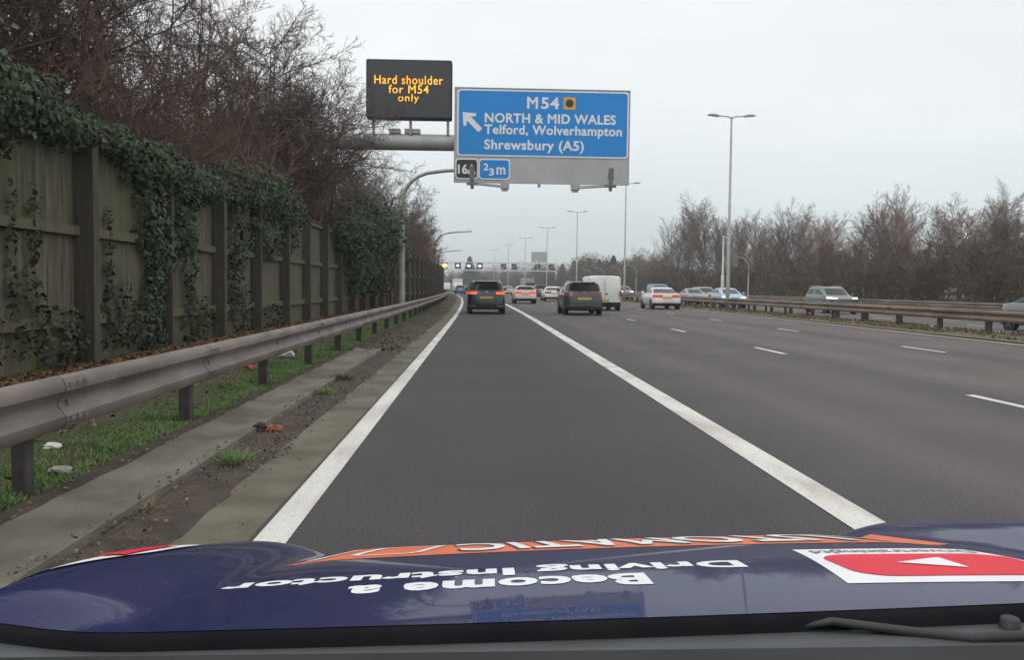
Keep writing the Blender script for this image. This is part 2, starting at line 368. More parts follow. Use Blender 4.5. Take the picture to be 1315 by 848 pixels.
# ------------------------------------------------------------------ timber fence
def fence_x(y):
    t = min(1, max(0, (y - 32) / 80.0)); t = t * t * (3 - 2 * t)
    return -6.0 + 2.55 * t + shift(y)
def fence():
    root = empty('acoustic_fence', (-6, 6.8, 0), label='tall weathered wooden noise fence with square posts, partly covered in ivy', cat='fence')
    H = 3.62; ys = [6.8 + 3.4 * k for k in range(-4, 47)]
    pm = MB().box((0, 0, 1.9), (.30, .2, 3.9)); pm.box((0, 0, 3.86), (.32, .22, .03))
    thin = MB().box((0, 0, 1.9), (.26, .13, 3.7))
    P1 = pm.build('post', M['timber_post']); P2 = thin.build('post', M['timber_post'])
    used = set()
    for k, y in enumerate(ys):
        big = k % 2 == 0
        src = P1 if big else P2
        q = src if src.name not in used else src.copy()
        if q is src: used.add(src.name)
        else: COL.objects.link(q)
        q.parent = root; q.location = (fence_x(y) + .06 + 6, y - 6.8, -.12)
        q.scale = (1, 1, rnd.uniform(.975, 1.01))
        if k == len(ys) - 1: break
        y1 = ys[k + 1]; mb = MB(); n = 22
        for b in range(n):
            a0, a1 = y + (y1 - y) * b / n, y + (y1 - y) * (b + 1) / n
            xa = fence_x((a0 + a1) / 2) - .10 + rnd.uniform(-.005, .005)
            mb.box((xa + 6, (a0 + a1) / 2 - 6.8, H / 2), (.025, a1 - a0 - rnd.uniform(.001, .006), H + rnd.uniform(-.02, .01)))
        mb.build('board_panel', M['timber'], root)
        for z, h in ((.78, .16), (2.12, .14), (3.52, .13)):
            xa, xb = fence_x(y), fence_x(y1)
            rail = MB(); rz = math.atan2(-(xb - xa), y1 - y)
            rail.box(((xa + xb) / 2 + 6 - .035, (y + y1) / 2 - 6.8, z), (.085, 3.24 if z < 3 else 3.36, h), Matrix.Rotation(rz, 3, 'Z'))
            rail.build('rail', M['timber'], root)
    cp = MB()
    for a, b in zip(ys[:-1], ys[1:]):
        xa, xb = fence_x(a), fence_x(b); rz = math.atan2(-(xb - xa), b - a)
        cp.box(((xa + xb) / 2 + 6 - .08, (a + b) / 2 - 6.8, H + .03), (.16, 3.38, .04), Matrix.Rotation(rz, 3, 'Z'))
    cp.build('coping', M['timber'], root)
fence()

# ------------------------------------------------------------------ leaves, grass, litter
def leaf_cloud(rng, C, nrm, size, jitter=.9, asp=.8, droop=.0):
    """kite-shaped leaves at C (n,3), facing about nrm."""
    n = len(C)
    nn = nrm + rng.normal(0, jitter, (n, 3)); nn /= np.linalg.norm(nn, axis=1, keepdims=True) + 1e-9
    t = rng.normal(0, 1, (n, 3)); t[:, 2] -= droop; t -= nn * (t * nn).sum(1, keepdims=True); t /= np.linalg.norm(t, axis=1, keepdims=True) + 1e-9
    b = np.cross(nn, t); s = (size * rng.uniform(.45, 1.45, n))[:, None]
    tip = C + t * s * .65; base = C - t * s * .45
    l = C + b * s * .5 * asp - nn * s * .12; r = C - b * s * .5 * asp - nn * s * .12
    V = np.stack([base, r, tip, l], 1).reshape(-1, 3)
    return V, np.arange(4 * n).reshape(n, 4)
def ivy(name, blobs, size, label, m, seed, cat='ivy', group=None):
    rng = np.random.default_rng(seed); VV, FF, o = [], [], 0
    for (yc, zc, dx, ry, rz, rx, n) in blobs:
        d = rng.normal(0, 1, (n, 3)); d /= np.linalg.norm(d, axis=1, keepdims=True)
        keep = d[:, 0] > -.35; d = d[keep]
        lump = 1 + .28 * np.sin(d[:, 1] * 7 + yc * 3) * np.cos(d[:, 2] * 6 + zc * 5) + rng.normal(0, .07, len(d))
        gaps = np.sin(d[:, 1] * ry * 4.1 + yc) * np.sin(d[:, 2] * rz * 5.3 + zc * 2) + rng.normal(0, .45, len(d)); d, lump = d[gaps > -.55], lump[gaps > -.55]
        r = (1 - .45 * rng.random(len(d)) ** 2) * lump
        C = d * r[:, None] * np.array([rx, ry, rz])
        C[:, 1] += yc; C[:, 2] += zc
        C[:, 0] += np.array([fence_x(y) for y in C[:, 1]]) + dx
        V, F = leaf_cloud(rng, C, d * [1.2, .7, .8] + [.2, -.2, .35], size, .55, droop=.6)
        VV.append(V); FF.append(F + o); o += len(V)
    V = np.concatenate(VV); base = V.mean(0); base[2] = 0
    ob = link(name, np_mesh(name, V - base, np.concatenate(FF), m)); ob.location = base
    return tag(ob, label, cat, group)
ivy('ivy', [(9.2, 3.75, .05, 1.9, .65, .75, 3000), (11.2, 3.62, .05, 1.6, .45, .55, 2600), (12.7, 3.55, .05, 1.1, .30, .42, 1300), (7.0, 3.9, 0, 2.0, .75, .8, 2600), (10.3, 3.0, 0, 1.2, .35, .25, 900)], .088,
    'dark green ivy bulging over the fence top before the first tall post', M['ivy'], 11, group='ivy growing on the fence')
ivy('ivy', [(14.6, 3.62, .05, 1.3, .24, .4, 1500), (16.6, 3.45, .06, 1.7, .42, .45, 2800), (18.9, 3.4, .06, 1.5, .42, .45, 2200), (16.3, 2.6, .02, .62, .8, .26, 1700), (16.7, 1.8, .02, .5, .85, .22, 1400), (16.3, 1.1, .02, .4, .6, .18, 600), (18.2, 2.6, .02, .6, .8, .24, 1300), (18.4, 1.7, .02, .35, .7, .18, 600), (16.6, .6, .0, .4, .5, .18, 400)], .085,
    'ivy hanging in a long curtain down the fence beside the second post', M['ivy'], 12, group='ivy growing on the fence')
ivy('ivy', [(22.2, 3.75, .08, 1.6, .55, .55, 2600), (24.6, 3.85, .1, 2.0, .7, .65, 3400), (27.4, 3.55, .1, 1.6, .55, .55, 2200), (22.0, 2.6, .02, .8, .9, .28, 1500), (24.8, 2.7, .05, 1.4, .7, .35, 1900), (21.8, 1.5, .02, .6, .7, .2, 800), (27.8, 2.8, .05, .8, .5, .3, 700)], .09,
    'rounded ivy mound draped over the fence top before the bare bays', M['ivy'], 13, group='ivy growing on the fence')
ivy('ivy', [(38.5, 3.6, .3, 2.5, 1.2, .9, 3000), (42, 4.2, .6, 3.2, 1.5, 1.2, 4600), (46.5, 4.2, .7, 3.2, 1.4, 1.2, 4200), (51, 3.6, .6, 3.2, 1.3, 1.0, 3600), (41.5, 2.3, .4, 3.2, 1.3, .7, 3200), (46.5, 2.2, .4, 3.6, 1.3, .75, 3000), (52, 2.2, .3, 3.2, 1.2, .6, 2400), (56, 3.0, .3, 3, 1.0, .6, 1800)], .15,
    'big bushy ivy swallowing the fence just before the curved lamp pole', M['ivy'], 14, group='ivy growing on the fence')
ivy('creeper', [(11.6, 1.9, -.02, .10, .9, .06, 190), (12.2, 2.1, -.02, .22, .5, .05, 130), (12.0, .9, .0, .5, .55, .15, 420), (12.9, .55, .02, .6, .5, .2, 520), (10.6, .6, .0, .8, .5, .15, 420)], .085,
    'thin dark creeper climbing the first fence bay beside the tall post', M['bramble'], 15, cat='creeper', group='creepers at the foot of the fence')
ivy('creeper', [(14.6, 1.7, -.02, .14, .9, .06, 240), (14.9, .8, .0, .6, .55, .16, 620), (15.9, .55, .02, .7, .5, .2, 560), (18.9, .6, .02, .9, .5, .2, 620), (22.2, .7, .02, .9, .6, .22, 620), (25.6, .4, .05, 1.2, .4, .25, 500)], .085,
    'dark creeper spreading low along the fence under the hanging ivy', M['bramble'], 16, cat='creeper', group='creepers at the foot of the fence')

def blades(name, x0, x1, y0, y1, n, h, m, seed, dens=None, z=.04, w=.007):
    rng = np.random.default_rng(seed)
    X = rng.uniform(x0, x1, n); Y = y0 + (y1 - y0) * rng.random(n) ** 1.7
    k = np.sin(X * 5.1 + 1.3) * np.sin(Y * 1.7 + X) + np.sin(Y * .6 + X * 2.3) * .8 + rng.normal(0, .7, n)
    if dens is not None: ok = k > dens; X, Y, k = X[ok], Y[ok], k[ok]
    n = len(X); S = np.array([shift(y) for y in Y]) if y1 > 30 else 0
    base = np.stack([X + S, Y, np.full(n, z)], 1)
    a = rng.uniform(0, 6.28, n); hh = h * rng.uniform(.4, 1.2, n); ww = w * (1 + Y / 12)
    d = np.stack([np.cos(a), np.sin(a), np.zeros(n)], 1); lean = rng.normal(0, .45, (n, 3)); lean[:, 2] = 1
    V = np.stack([base - d * ww[:, None], base + d * ww[:, None], base + lean * hh[:, None]], 1).reshape(-1, 3)
    return tag(link(name, np_mesh(name, V, np.arange(3 * n).reshape(n, 3), m)), kind='stuff')
M['dry'] = leafmat('dry_median_grass', [(.13, .105, .06), (.17, .135, .08), (.10, .10, .05), (.21, .17, .105)], 3)
blades('grass', -4.1, -2.70, 3.0, 60, 330000, .036, M['grass'], 21, -.7, z=.035, w=.005)
blades('grass', -4.9, -3.6, 3.0, 70, 26000, .075, M['grass'], 22, .35, z=.06)
blades('grass', -2.66, -1.75, 18.4, 90, 16000, .05, M['dry'], 23, 1.1, z=.03)
blades('median_grass', 14.3, 16.7, 14, 150, 42000, .09, M['dry'], 24, .25, z=.06, w=.012)
blades('verge_grass', 31.4, 37, 30, 190, 30000, .25, M['dry'], 25, -.3, z=-.25, w=.03)
def leaf_litter():
    rng = np.random.default_rng(31); n = 48000
    X = -5.9 + 2.9 * rng.random(n) ** .95; Y = 3 + 55 * rng.random(n) ** 1.6
    k = rng.random(n) < np.clip(1.0 - (X + 4.2) * 1.4, .025, 1); X, Y = X[k], Y[k]; n = len(X)
    C = np.stack([X, Y, .055 + np.clip((-3.2 - X) * .03, 0, .1) + rng.uniform(0, .03, n)], 1)
    C[:, 0] += [shift(y) for y in Y]
    V, F = leaf_cloud(rng, C, np.tile([0, 0, 1.], (n, 1)), .058, .45)
    tag(link('fallen_leaves', np_mesh('fallen_leaves', V, F, M['litter'])), kind='stuff')
leaf_litter()
def grit():
    rng = np.random.default_rng(33); VV, FF, o = [], [], 0
    for (xa, xb, n, s) in ((-2.08, -1.5, 5200, .022), (-2.75, -2.48, 3000, .022), (-1.65, -1.25, 700, .016), (-2.9, -1.5, 2500, .04)):
        X = rng.uniform(xa, xb, n); Y = (3 if s < .04 else 18) + 40 * rng.random(n) ** 1.6
        keep = (np.sin(X * 9 + Y * 1.3) + np.sin(Y * 2.1) + rng.normal(0, 1, n)) > .2; X, Y = X[keep], Y[keep]; n = len(X)
        zz = np.where(X < -2.3, .07, np.where(X < -2.0, .06, .03))
        C = np.stack([X + np.array([shift(t) for t in Y]), Y, zz + rng.uniform(0, .012, n)], 1)
        V, F = leaf_cloud(rng, C, np.tile([0, 0, 1.], (n, 1)), s, .7); VV.append(V); FF.append(F + o); o += len(V)
    tag(link('grit_debris', np_mesh('grit_debris', np.concatenate(VV), np.concatenate(FF), M['gritmat'])), kind='stuff')
M['gritmat'] = leafmat('grit_and_leaf_bits', [(.05, .038, .03), (.11, .075, .05), (.19, .17, .15), (.06, .05, .04)], 25)
grit()
blades('verge_weeds', -2.08, -1.6, 3.5, 19, 2600, .05, M['dry'], 27, 1.3, z=.02, w=.004)
def weed(x, y, h, n, m, seed, label, spread=.09):
    rng = np.random.default_rng(seed)
    base = np.stack([rng.normal(0, spread * .5, n), rng.normal(0, spread, n), np.zeros(n)], 1)
    a = rng.uniform(0, 6.28, n); d = np.stack([np.cos(a), np.sin(a), np.zeros(n)], 1) * .004
    tip = base * 2.0 + np.stack([rng.normal(0, .03, n), rng.normal(0, .03, n), h * rng.uniform(.4, 1.1, n)], 1)
    V = np.stack([base - d, base + d, tip], 1).reshape(-1, 3)
    o = link('weed', np_mesh('weed', V, np.arange(3 * n).reshape(n, 3), m)); o.location = (x, y, .015)
    tag(o, label, 'weed', 'weeds growing in the soil strip')
weed(-1.83, 6.62, .09, 260, M['grass'], 41, 'green weed tuft in the dirt strip nearest the car bonnet')
weed(-1.92, 10.9, .08, 200, M['grass'], 42, 'small green weed in the dirt strip just before the dark sprawling weed')
weed(-1.95, 12.6, .12, 320, M['dry'], 43, 'dark sprawling weed by the far end of the raised concrete channel', .14)
weed(-1.98, 5.2, .05, 160, M['dry'], 44, 'low brown weed patch on the edge of the concrete channel', .12)
def crumple(name, loc, d, m, seed, label, cat, flat=.5):
    rng = random.Random(seed); bm = bmesh.new(); bmesh.ops.create_icosphere(bm, subdivisions=2, radius=.5)
    for v in bm.verts:
        k = rng.uniform(.6, 1.15); v.co = Vector((v.co.x * d[0] * k, v.co.y * d[1] * k, max(-.2, v.co.z) * d[2] * k))
    bmesh.ops.translate(bm, verts=bm.verts, vec=(0, 0, d[2] * .2))
    me = bpy.data.meshes.new(name); bm.to_mesh(me); bm.free(); me.materials.append(m)
    o = link(name, me); o.location = loc; tag(o, label, cat); return o
M['paper'] = mat('white_litter', (.7, .7, .68), (.55, .55, .53), scale=20, rough=.7)
M['greyrag'] = mat('grey_litter', (.34, .31, .29), (.22, .2, .19), scale=20, rough=.8)
M['redplastic'] = mat('red_plastic', (.55, .06, .03), (.42, .04, .03), scale=20, rough=.5)
M['brick'] = mat('orange_brick_shard', (.36, .12, .05), (.26, .08, .035), scale=20, rough=.9)
crumple('crumpled_paper', (-3.32, 6.95, .06), (.16, .11, .06), M['paper'], 1, 'crumpled white paper lying in the grass behind the crash barrier', 'litter')
crumple('crumpled_rag', (-2.86, 6.1, .045), (.19, .12, .07), M['greyrag'], 2, 'dirty grey crumpled rag beside the first barrier post', 'litter')
crumple('plastic_scrap', (-3.45, 13.4, .08), (.16, .14, .09), M['redplastic'], 3, 'small red plastic scrap among fallen leaves behind the barrier', 'litter')
crumple('plastic_bag', (-3.4, 15.6, .07), (.3, .26, .2), M['paper'], 4, 'white plastic bag in the leaves near the fence foot', 'litter')
crumple('brick_shard', (-1.86, 8.05, .03), (.17, .10, .07), M['brick'], 5, 'orange brick shard lying in the dirt strip', 'debris')
crumple('soil_clod', (-2.0, 8.1, .03), (.14, .12, .09), M['soil'], 6, 'dark soil clod beside the orange shard', 'clod')

# ------------------------------------------------------------------ bare trees
def norm(a): return a / (np.linalg.norm(a, axis=-1, keepdims=True) + 1e-9)
def run(rng, P0, D0, L, K, wig, up):
    p, d = P0.copy(), D0.copy(); pts = [p.copy()]
    for k in range(K):
        d = norm(d + rng.normal(0, wig, d.shape) + np.array([0, 0, up])); p = p + d * (L / K)[:, None]; pts.append(p.copy())
    return np.stack(pts, 1)
def sweep(P, Rr, n, rng):
    B, K, _ = P.shape
    T = np.empty_like(P); T[:, 1:-1] = P[:, 2:] - P[:, :-2]; T[:, 0] = P[:, 1] - P[:, 0]; T[:, -1] = P[:, -1] - P[:, -2]; T = norm(T)
    ref = rng.normal(0, 1, (B, 1, 3)); u = norm(ref - T * (ref * T).sum(-1, keepdims=True)); w = np.cross(T, u)
    a = np.arange(n) * 2 * np.pi / n
    V = P[:, :, None] + Rr[:, :, None, None] * (np.cos(a)[None, None, :, None] * u[:, :, None] + np.sin(a)[None, None, :, None] * w[:, :, None])
    idx = np.arange(B * K * n).reshape(B, K, n); nx = np.roll(idx, -1, 2)
    F = np.stack([idx[:, :-1], nx[:, :-1], nx[:, 1:], idx[:, 1:]], -1).reshape(-1, 4)
    return V.reshape(-1, 3), F
def grow(seed, stems, levels, split=1):
    """levels: dict(n, ratio, ang, wig, up, K, sides, tmin, rr). Returns (trunk mesh arrays, crown mesh arrays)."""
    rng = np.random.default_rng(seed)
    P0, D0, L, r0 = stems(rng); lv = levels[0]
    out = []
    P = run(rng, P0, D0, L, lv['K'], lv['wig'], lv['up'])
    rad = r0[:, None] * (1 - .9 * np.linspace(0, 1, lv['K'] + 1)[None]) + .004
    out.append((P, rad, lv['sides']))
    for lv in levels[1:]:
        B, K1, _ = P.shape; n = lv['n']
        t = (lv['tmin'] + (1 - lv['tmin']) * ((np.arange(n)[None] + rng.random((B, n))) / n)).clip(0, .999)
        f = t * (K1 - 1); i = f.astype(int); fr = (f - i)[..., None]; b = np.arange(B)[:, None]
        S = P[b, i] * (1 - fr) + P[b, i + 1] * fr; T = norm(P[b, i + 1] - P[b, i])
        q = rng.normal(0, 1, S.shape); q = norm(q - T * (q * T).sum(-1, keepdims=True))
        a = np.radians(rng.normal(lv['ang'], 9, (B, n)))[..., None]; D = T * np.cos(a) + q * np.sin(a)
        Lc = L[:, None] * lv['ratio'] * (1.15 - lv.get('short', .75) * t) * rng.uniform(.65, 1.25, (B, n))
        rc = np.minimum((rad[b, i] * (1 - fr[..., 0]) + rad[b, i + 1] * fr[..., 0]) * .7, lv['rmax']).clip(lv['rmin'])
        P0, D0, L, r0 = S.reshape(-1, 3), D.reshape(-1, 3), Lc.reshape(-1), rc.reshape(-1)
        P = run(rng, P0, D0, L, lv['K'], lv['wig'], lv['up'])
        rad = r0[:, None] * (1 - .75 * np.linspace(0, 1, lv['K'] + 1)[None]) + lv['rmin'] * .2
        out.append((P, rad, lv['sides']))
    def mesh(lst):
        VV, FF, o = [], [], 0
        for P_, r_, n_ in lst:
            V, F = sweep(P_, r_, n_, rng); VV.append(V); FF.append(F + o); o += len(V)
        return np.concatenate(VV), np.concatenate(FF)
    return mesh(out[:split]), mesh(out[split:])
def stems_fn(n, h, lean, r, spread=.4):
    def f(rng):
        P = np.stack([rng.normal(0, spread, n), rng.normal(0, spread, n), np.zeros(n) - .3], 1)
        D = norm(np.stack([rng.normal(0, lean, n), rng.normal(0, lean, n), np.ones(n)], 1))
        return P, D, h * rng.uniform(.75, 1.1, n), r * rng.uniform(.7, 1.1, n)
    return f
def lvl(n, ratio, ang, wig, up, K, sides, tmin, rmax, rmin, **k):
    return dict(n=n, ratio=ratio, ang=ang, wig=wig, up=up, K=K, sides=sides, tmin=tmin, rmax=rmax, rmin=rmin, **k)
L0 = lambda K, wig, up: dict(K=K, wig=wig, up=up, sides=6)
def make_kinds():
    k = {}
    for i in range(3):   # spreading multi-stemmed scrub trees beside the fence
        k['scrub', i] = (grow(100 + i, stems_fn(6, 8.8, .13, .075), [L0(8, .06, .03), lvl(13, .40, 50, .10, .02, 5, 4, .40, .034, .010), lvl(9, .5, 46, .14, .02, 4, 3, .15, .016, .006), lvl(8, .5, 42, .16, .01, 3, 3, .1, .008, .0045), lvl(3, .5, 38, .16, .0, 2, 3, .2, .005, .0036)]), M['twig_near' if i else 'twig_red'])
    k['reach', 0] = (grow(118, stems_fn(4, 8.6, .10, .075), [L0(8, .05, .03), lvl(11, .62, 64, .08, .015, 7, 4, .48, .036, .012), lvl(11, .42, 46, .12, .02, 4, 3, .15, .016, .007), lvl(7, .5, 42, .16, .01, 3, 3, .1, .008, .005), lvl(3, .5, 38, .16, .0, 2, 3, .2, .005, .004)]), M['twig_near'])
    for i in range(3):   # upright poplars and alders
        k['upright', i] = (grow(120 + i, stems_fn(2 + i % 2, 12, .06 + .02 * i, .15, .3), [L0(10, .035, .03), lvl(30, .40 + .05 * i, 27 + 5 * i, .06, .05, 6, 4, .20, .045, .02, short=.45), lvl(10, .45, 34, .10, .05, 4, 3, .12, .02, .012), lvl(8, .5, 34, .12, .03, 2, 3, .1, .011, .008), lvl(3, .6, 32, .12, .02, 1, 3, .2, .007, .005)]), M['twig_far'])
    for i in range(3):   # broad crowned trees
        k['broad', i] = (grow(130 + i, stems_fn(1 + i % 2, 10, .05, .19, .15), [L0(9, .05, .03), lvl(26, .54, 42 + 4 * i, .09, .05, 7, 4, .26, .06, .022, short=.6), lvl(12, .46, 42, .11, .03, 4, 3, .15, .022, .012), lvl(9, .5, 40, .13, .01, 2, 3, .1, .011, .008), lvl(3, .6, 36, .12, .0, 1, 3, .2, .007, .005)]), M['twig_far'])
    for i in range(2):
        k['birch', i] = (grow(140 + i, stems_fn(5, 9.5, .15 + .05 * i, .08, .6), [L0(8, .05, .04), lvl(18, .44, 28, .07, .05, 5, 4, .22, .03, .016, short=.4), lvl(9, .5, 34, .11, .04, 3, 3, .12, .016, .011), lvl(8, .5, 32, .13, .01, 2, 3, .1, .011, .009), lvl(2, .6, 30, .12, .0, 1, 3, .2, .009, .007)]), M['twig_pale'])
    return k
KINDS = make_kinds(); PROTO = {}
def tree(kind, x, y, z, s, rz, label, group, name='bare_tree', cat='tree', sz=1.0):
    root = empty(name, (x, y, z), rz, label=label, cat=cat, group=group); root.scale = (s, s, s * sz)
    if kind not in PROTO:
        (tk, cr), m = KINDS[kind]
        PROTO[kind] = (np_mesh('trunk', *tk, m, True), np_mesh('crown', *cr, m))
    link('trunk', PROTO[kind][0], root); link('crown', PROTO[kind][1], root)
    return root

LT = 'bare trees behind the wooden fence'
left_trees = [  # kind, dx from fence, y, scale, label
    (0, -2.9, 7.5, 1.0, 'bare tree behind the ivy heap that tops the fence before the first post'),
    (1, -3.2, 11.0, 1.05, 'bare tree whose twigs rise straight above the ivy heap and first post'),
    (2, -2.9, 14.0, 1.05, 'bare tree rising just after the first tall fence post'),
    (0, -5.0, 16.5, 1.3, 'taller bare tree set back behind the second fence post'),
    ('reach', -2.6, 17.8, 1.1, 'bare tree sending long near-level branches out over the ivy curtain'),
    ('reach', -2.2, 31.5, 1.2, 'bare tree reaching long thin branches towards the message board'),
    (1, -2.8, 19.0, 1.0, 'brown twiggy tree above the long hanging ivy curtain'),
    (2, -5.4, 22.0, 1.35, 'tall bare tree set back above the rounded ivy mound'),
    (0, -2.8, 25.0, 1.05, 'bare tree directly behind the rounded ivy mound'),
    (1, -3.2, 30.0, 1.1, 'bare tree behind the uncovered fence bays'),
    ('reach', -1.1, 34.0, 1.0, 'bare tree leaning over the fence just below the gantry boom end'),
    ('reach', -.9, 37.5, 1.08, 'bare tree whose twigs veil the end of the gantry boom'),
    (1, -1.2, 32.5, .92, 'low bare tree close behind the last uncovered fence bay'),
    (2, -2.8, 35.5, 1.1, 'bare tree in front of the hidden gantry mast'),
    (0, -3.8, 40.0, 1.2, 'bare tree rising beside the hidden end of the sign gantry boom'),
    (1, -3.0, 45.0, 1.05, 'bare tree below the dark message board'),
    (2, -3.0, 51.0, 1.1, 'bare tree above the big bushy ivy'),
    ('reach', -1.6, 55.0, .9, 'bare tree with level branches right behind the first curved lamp pole'),
    (0, -1.7, 58.0, 1.0, 'bare tree close behind the first curved lamp pole'),
    (1, -1.3, 64.0, .95, 'bare tree just past the first curved lamp pole'),
    (2, -1.2, 71.0, .92, 'bare tree hanging over the far dark stretch of fence'),
    (1, -1.4, 78.0, .9, 'bare tree in the middle of the far dark stretch of fence'),
    (0, -1.2, 86.0, .86, 'bare tree between the first and second curved lamp poles'),
    (1, -1.5, 96.0, .8, 'bare tree by the base of the second curved lamp pole'),
    (2, -2.4, 110.0, .72, 'small bare tree beyond the second curved lamp pole'),
    (0, -4.4, 130.0, .68, 'last low bare tree behind the far end of the fence'),
]
for i, (k, dx, y, s, lab) in enumerate(left_trees):
    tree(('scrub', k) if k != 'reach' else ('reach', 0), fence_x(y) + dx, y, .2, s, i * 2.1, lab, LT)

def thicket(name, pts, seed, m, kind='stuff', fine=False):
    """Dense leafless undergrowth, grown as one mass from many stems."""
    rng = np.random.default_rng(seed); n = len(pts); pts = np.array(pts)
    S = 5
    base = np.repeat(pts[:, :3], S, 0) + rng.normal(0, .35, (n * S, 3)) * [1, 1, 0]
    D = norm(np.concatenate([rng.normal(0, .30 if fine else .38, (n * S, 2)), np.ones((n * S, 1))], 1)); L = np.repeat(pts[:, 3], S) * rng.uniform(.7, 1.15, n * S)
    r = np.full(n * S, .03)
    def st(_): return base, D, L, r
    rm = (.009, .006) if fine else (.024, .015)
    lv = [dict(K=4, wig=.12, up=.03, sides=3), lvl(9, .42, 46, .14, .04, 3, 3, .12, .03, rm[0]), lvl(8, .5, 40, .16, .02, 2, 3, .1, rm[0], rm[1])]
    lv.append(lvl(3, .55, 40, .16, .0, 1, 3, .2, .013, .010)) if not fine else lv.append(lvl(3, .55, 40, .16, .0, 2, 3, .2, .006, .004))
    (a, b), (c, d) = grow(seed, st, lv)
    V = np.concatenate([a, c]); F = np.concatenate([b, d + len(a)])
    if fine:    # twigs do not grow through the boards
        ctr = np.stack([V[F][:, :, 0].max(1), V[F][:, :, 1].mean(1), V[F][:, :, 2].min(1)], 1); fx = np.array([fence_x(t) for t in np.arange(0, 200)])[np.clip(ctr[:, 1], 0, 199).astype(int)]
        F = F[~((ctr[:, 0] > fx - .2) & (ctr[:, 2] < 3.85)) & (ctr[:, 0] < fx + 1.2)]
    return tag(link(name, np_mesh(name, V, F, m)), kind=kind)
rt = random.Random(5)
pl = []
y = 5.0
while y < 150:
    for _ in range(2 if y < 60 else 1):
        pl.append((fence_x(y) - rt.uniform(.7, 4.0) - (1.0 if y > 110 else 0), y + rt.uniform(-.6, .6), .2, rt.uniform(4.3, 6.3) * (1 if y < 60 else .95 if y < 90 else .78)))
    y += .75 if y < 60 else .85 if y < 115 else 1.6
thicket('thicket_undergrowth', pl, 51, M['twig_red'], fine=True)
pl = []
y = 34.0
while y < 430:
    for _ in range(3):
        d = rt.uniform(0, 9); pl.append((37.0 + d + shift(y), y + rt.uniform(-1.5, 1.5), .1 + d * .06, rt.uniform(3.0, 4.8) + d * .16))
    y += 1.0 + y * .008
thicket('thicket_undergrowth', pl, 52, M['thicket'])

RTG = 'bare trees along the far verge'
right_trees = [  # kind, px in the photo, distance, top height, label
    ('upright', 0, 884, 165, 17.6, 'tallest slim bare tree, first of the far verge row past the van'),
    ('upright', 1, 866, 172, 14.0, 'slim bare tree just before the tallest one of the far row'),
    ('upright', 1, 905, 158, 16.0, 'slim bare tree directly after the tallest one of the far row'),
    ('upright', 0, 922, 150, 13.5, 'bare tree behind the pale slim pole'),
    ('broad', 1, 848, 180, 10.5, 'low bare tree where the far row drops towards the van'),
    ('upright', 1, 956, 140, 12.6, 'upright bare tree behind the tall double lamp'),
    ('upright', 0, 976, 133, 12.0, 'upright bare tree next past the tall double lamp'),
    ('upright', 0, 1010, 122, 12.2, 'narrow columnar bare tree standing clear of its neighbours'),
    ('birch', 0, 1052, 116, 11.6, 'pale fan-shaped birch above the grey SUV with lit headlamps'),
    ('birch', 0, 1078, 108, 11.0, 'second pale birch right after the fan-shaped one'),
    ('upright', 1, 1036, 128, 10.4, 'thin bare tree tucked in before the fan-shaped birch'),
    ('broad', 0, 1128, 100, 11.8, 'twin-topped bare tree between birches and the broad round tree'),
    ('upright', 1, 1152, 96, 11.6, 'dense upright bare tree before the broad round tree'),
    ('birch', 0, 1180, 92, 10.4, 'pinkish pale tree beside the broad round tree'),
    ('broad', 1, 1240, 76, 11.2, 'broad round-crowned bare tree, largest of the far row'),
    ('upright', 0, 1292, 74, 9.6, 'upright bare tree above the grey saloon tail'),
    ('broad', 0, 1330, 66, 9.4, 'bare tree at the near end of the far row'),
    ('birch', 0, 1270, 84, 9.6, 'pale slender tree between the broad round tree and the near end'),
    ('broad', 0, 1105, 118, 9.6, 'smaller bare tree set back between birch and twin-topped tree'),
    ('broad', 1, 1212, 96, 9.6, 'bare tree half hidden behind the broad round tree'),
    ('upright', 0, 938, 160, 12.8, 'slim bare tree seen between the pale pole and the tall lamp'),
    ('upright', 1, 992, 150, 10.6, 'short bare tree in the gap before the columnar tree'),
    ('birch', 0, 832, 205, 11.0, 'lone pale bare tree standing in the gap by the second short lamp'),
    ('broad', 1, 820, 240, 11.5, 'small bare tree behind the oncoming blue van'),
]
PH = {'upright': 15.2, 'broad': 14.6, 'birch': 13.4}
for i, (k, j, px, y, h, lab) in enumerate(right_trees):
    s = h / PH[k]
    x = (px - 617) / F_PX * y
    j = (j + i) % (2 if k == 'birch' else 3)
    tree((k, j), x, y, .4, s * (1.0 + .25 * ((i * 7) % 5) / 4), i * 1.7, lab, RTG, sz=1 / (1.0 + .25 * ((i * 7) % 5) / 4))

# evergreens and the far-off wood
def conifer_mesh(seed, h=10.0):
    rng = np.random.default_rng(seed); n = 5200
    t = rng.random(n) ** .8; z = h * (.12 + .88 * t); rad = h * .24 * (1 - t) ** .8 * (.55 + .45 * rng.random(n) ** .5) * (1 + .25 * np.sin(z * 5.5)) + .1
    a = rng.uniform(0, 6.28, n); C = np.stack([rad * np.cos(a), rad * np.sin(a), z - rad * .25], 1)
    nr = np.stack([np.cos(a), np.sin(a), np.full(n, .5)], 1)
    V, F = leaf_cloud(rng, C, nr, .5, .5, asp=.45, droop=.8)
    tr = MB().tube([(0, 0, -.3), (0, 0, h * .9)], [.2, .03], 6)
    me = bpy.data.meshes.new('trunk'); me.from_pydata(tr.v, [], tr.f); me.materials.append(M['twig_near'])
    return me, np_mesh('crown', V, F, M['conifer'])
CON = [conifer_mesh(61), conifer_mesh(62)]
def conifer(i, px, y, h, label):
    root = empty('conifer_tree', ((px - 617) / F_PX * y, y, .4), i * 1.3, label=label, cat='tree', group='evergreens beyond the bend'); root.scale = (h / 10 * 1.25,) * 2 + (h / 10,)
    link('trunk', CON[i % 2][0], root); link('crown', CON[i % 2][1], root)
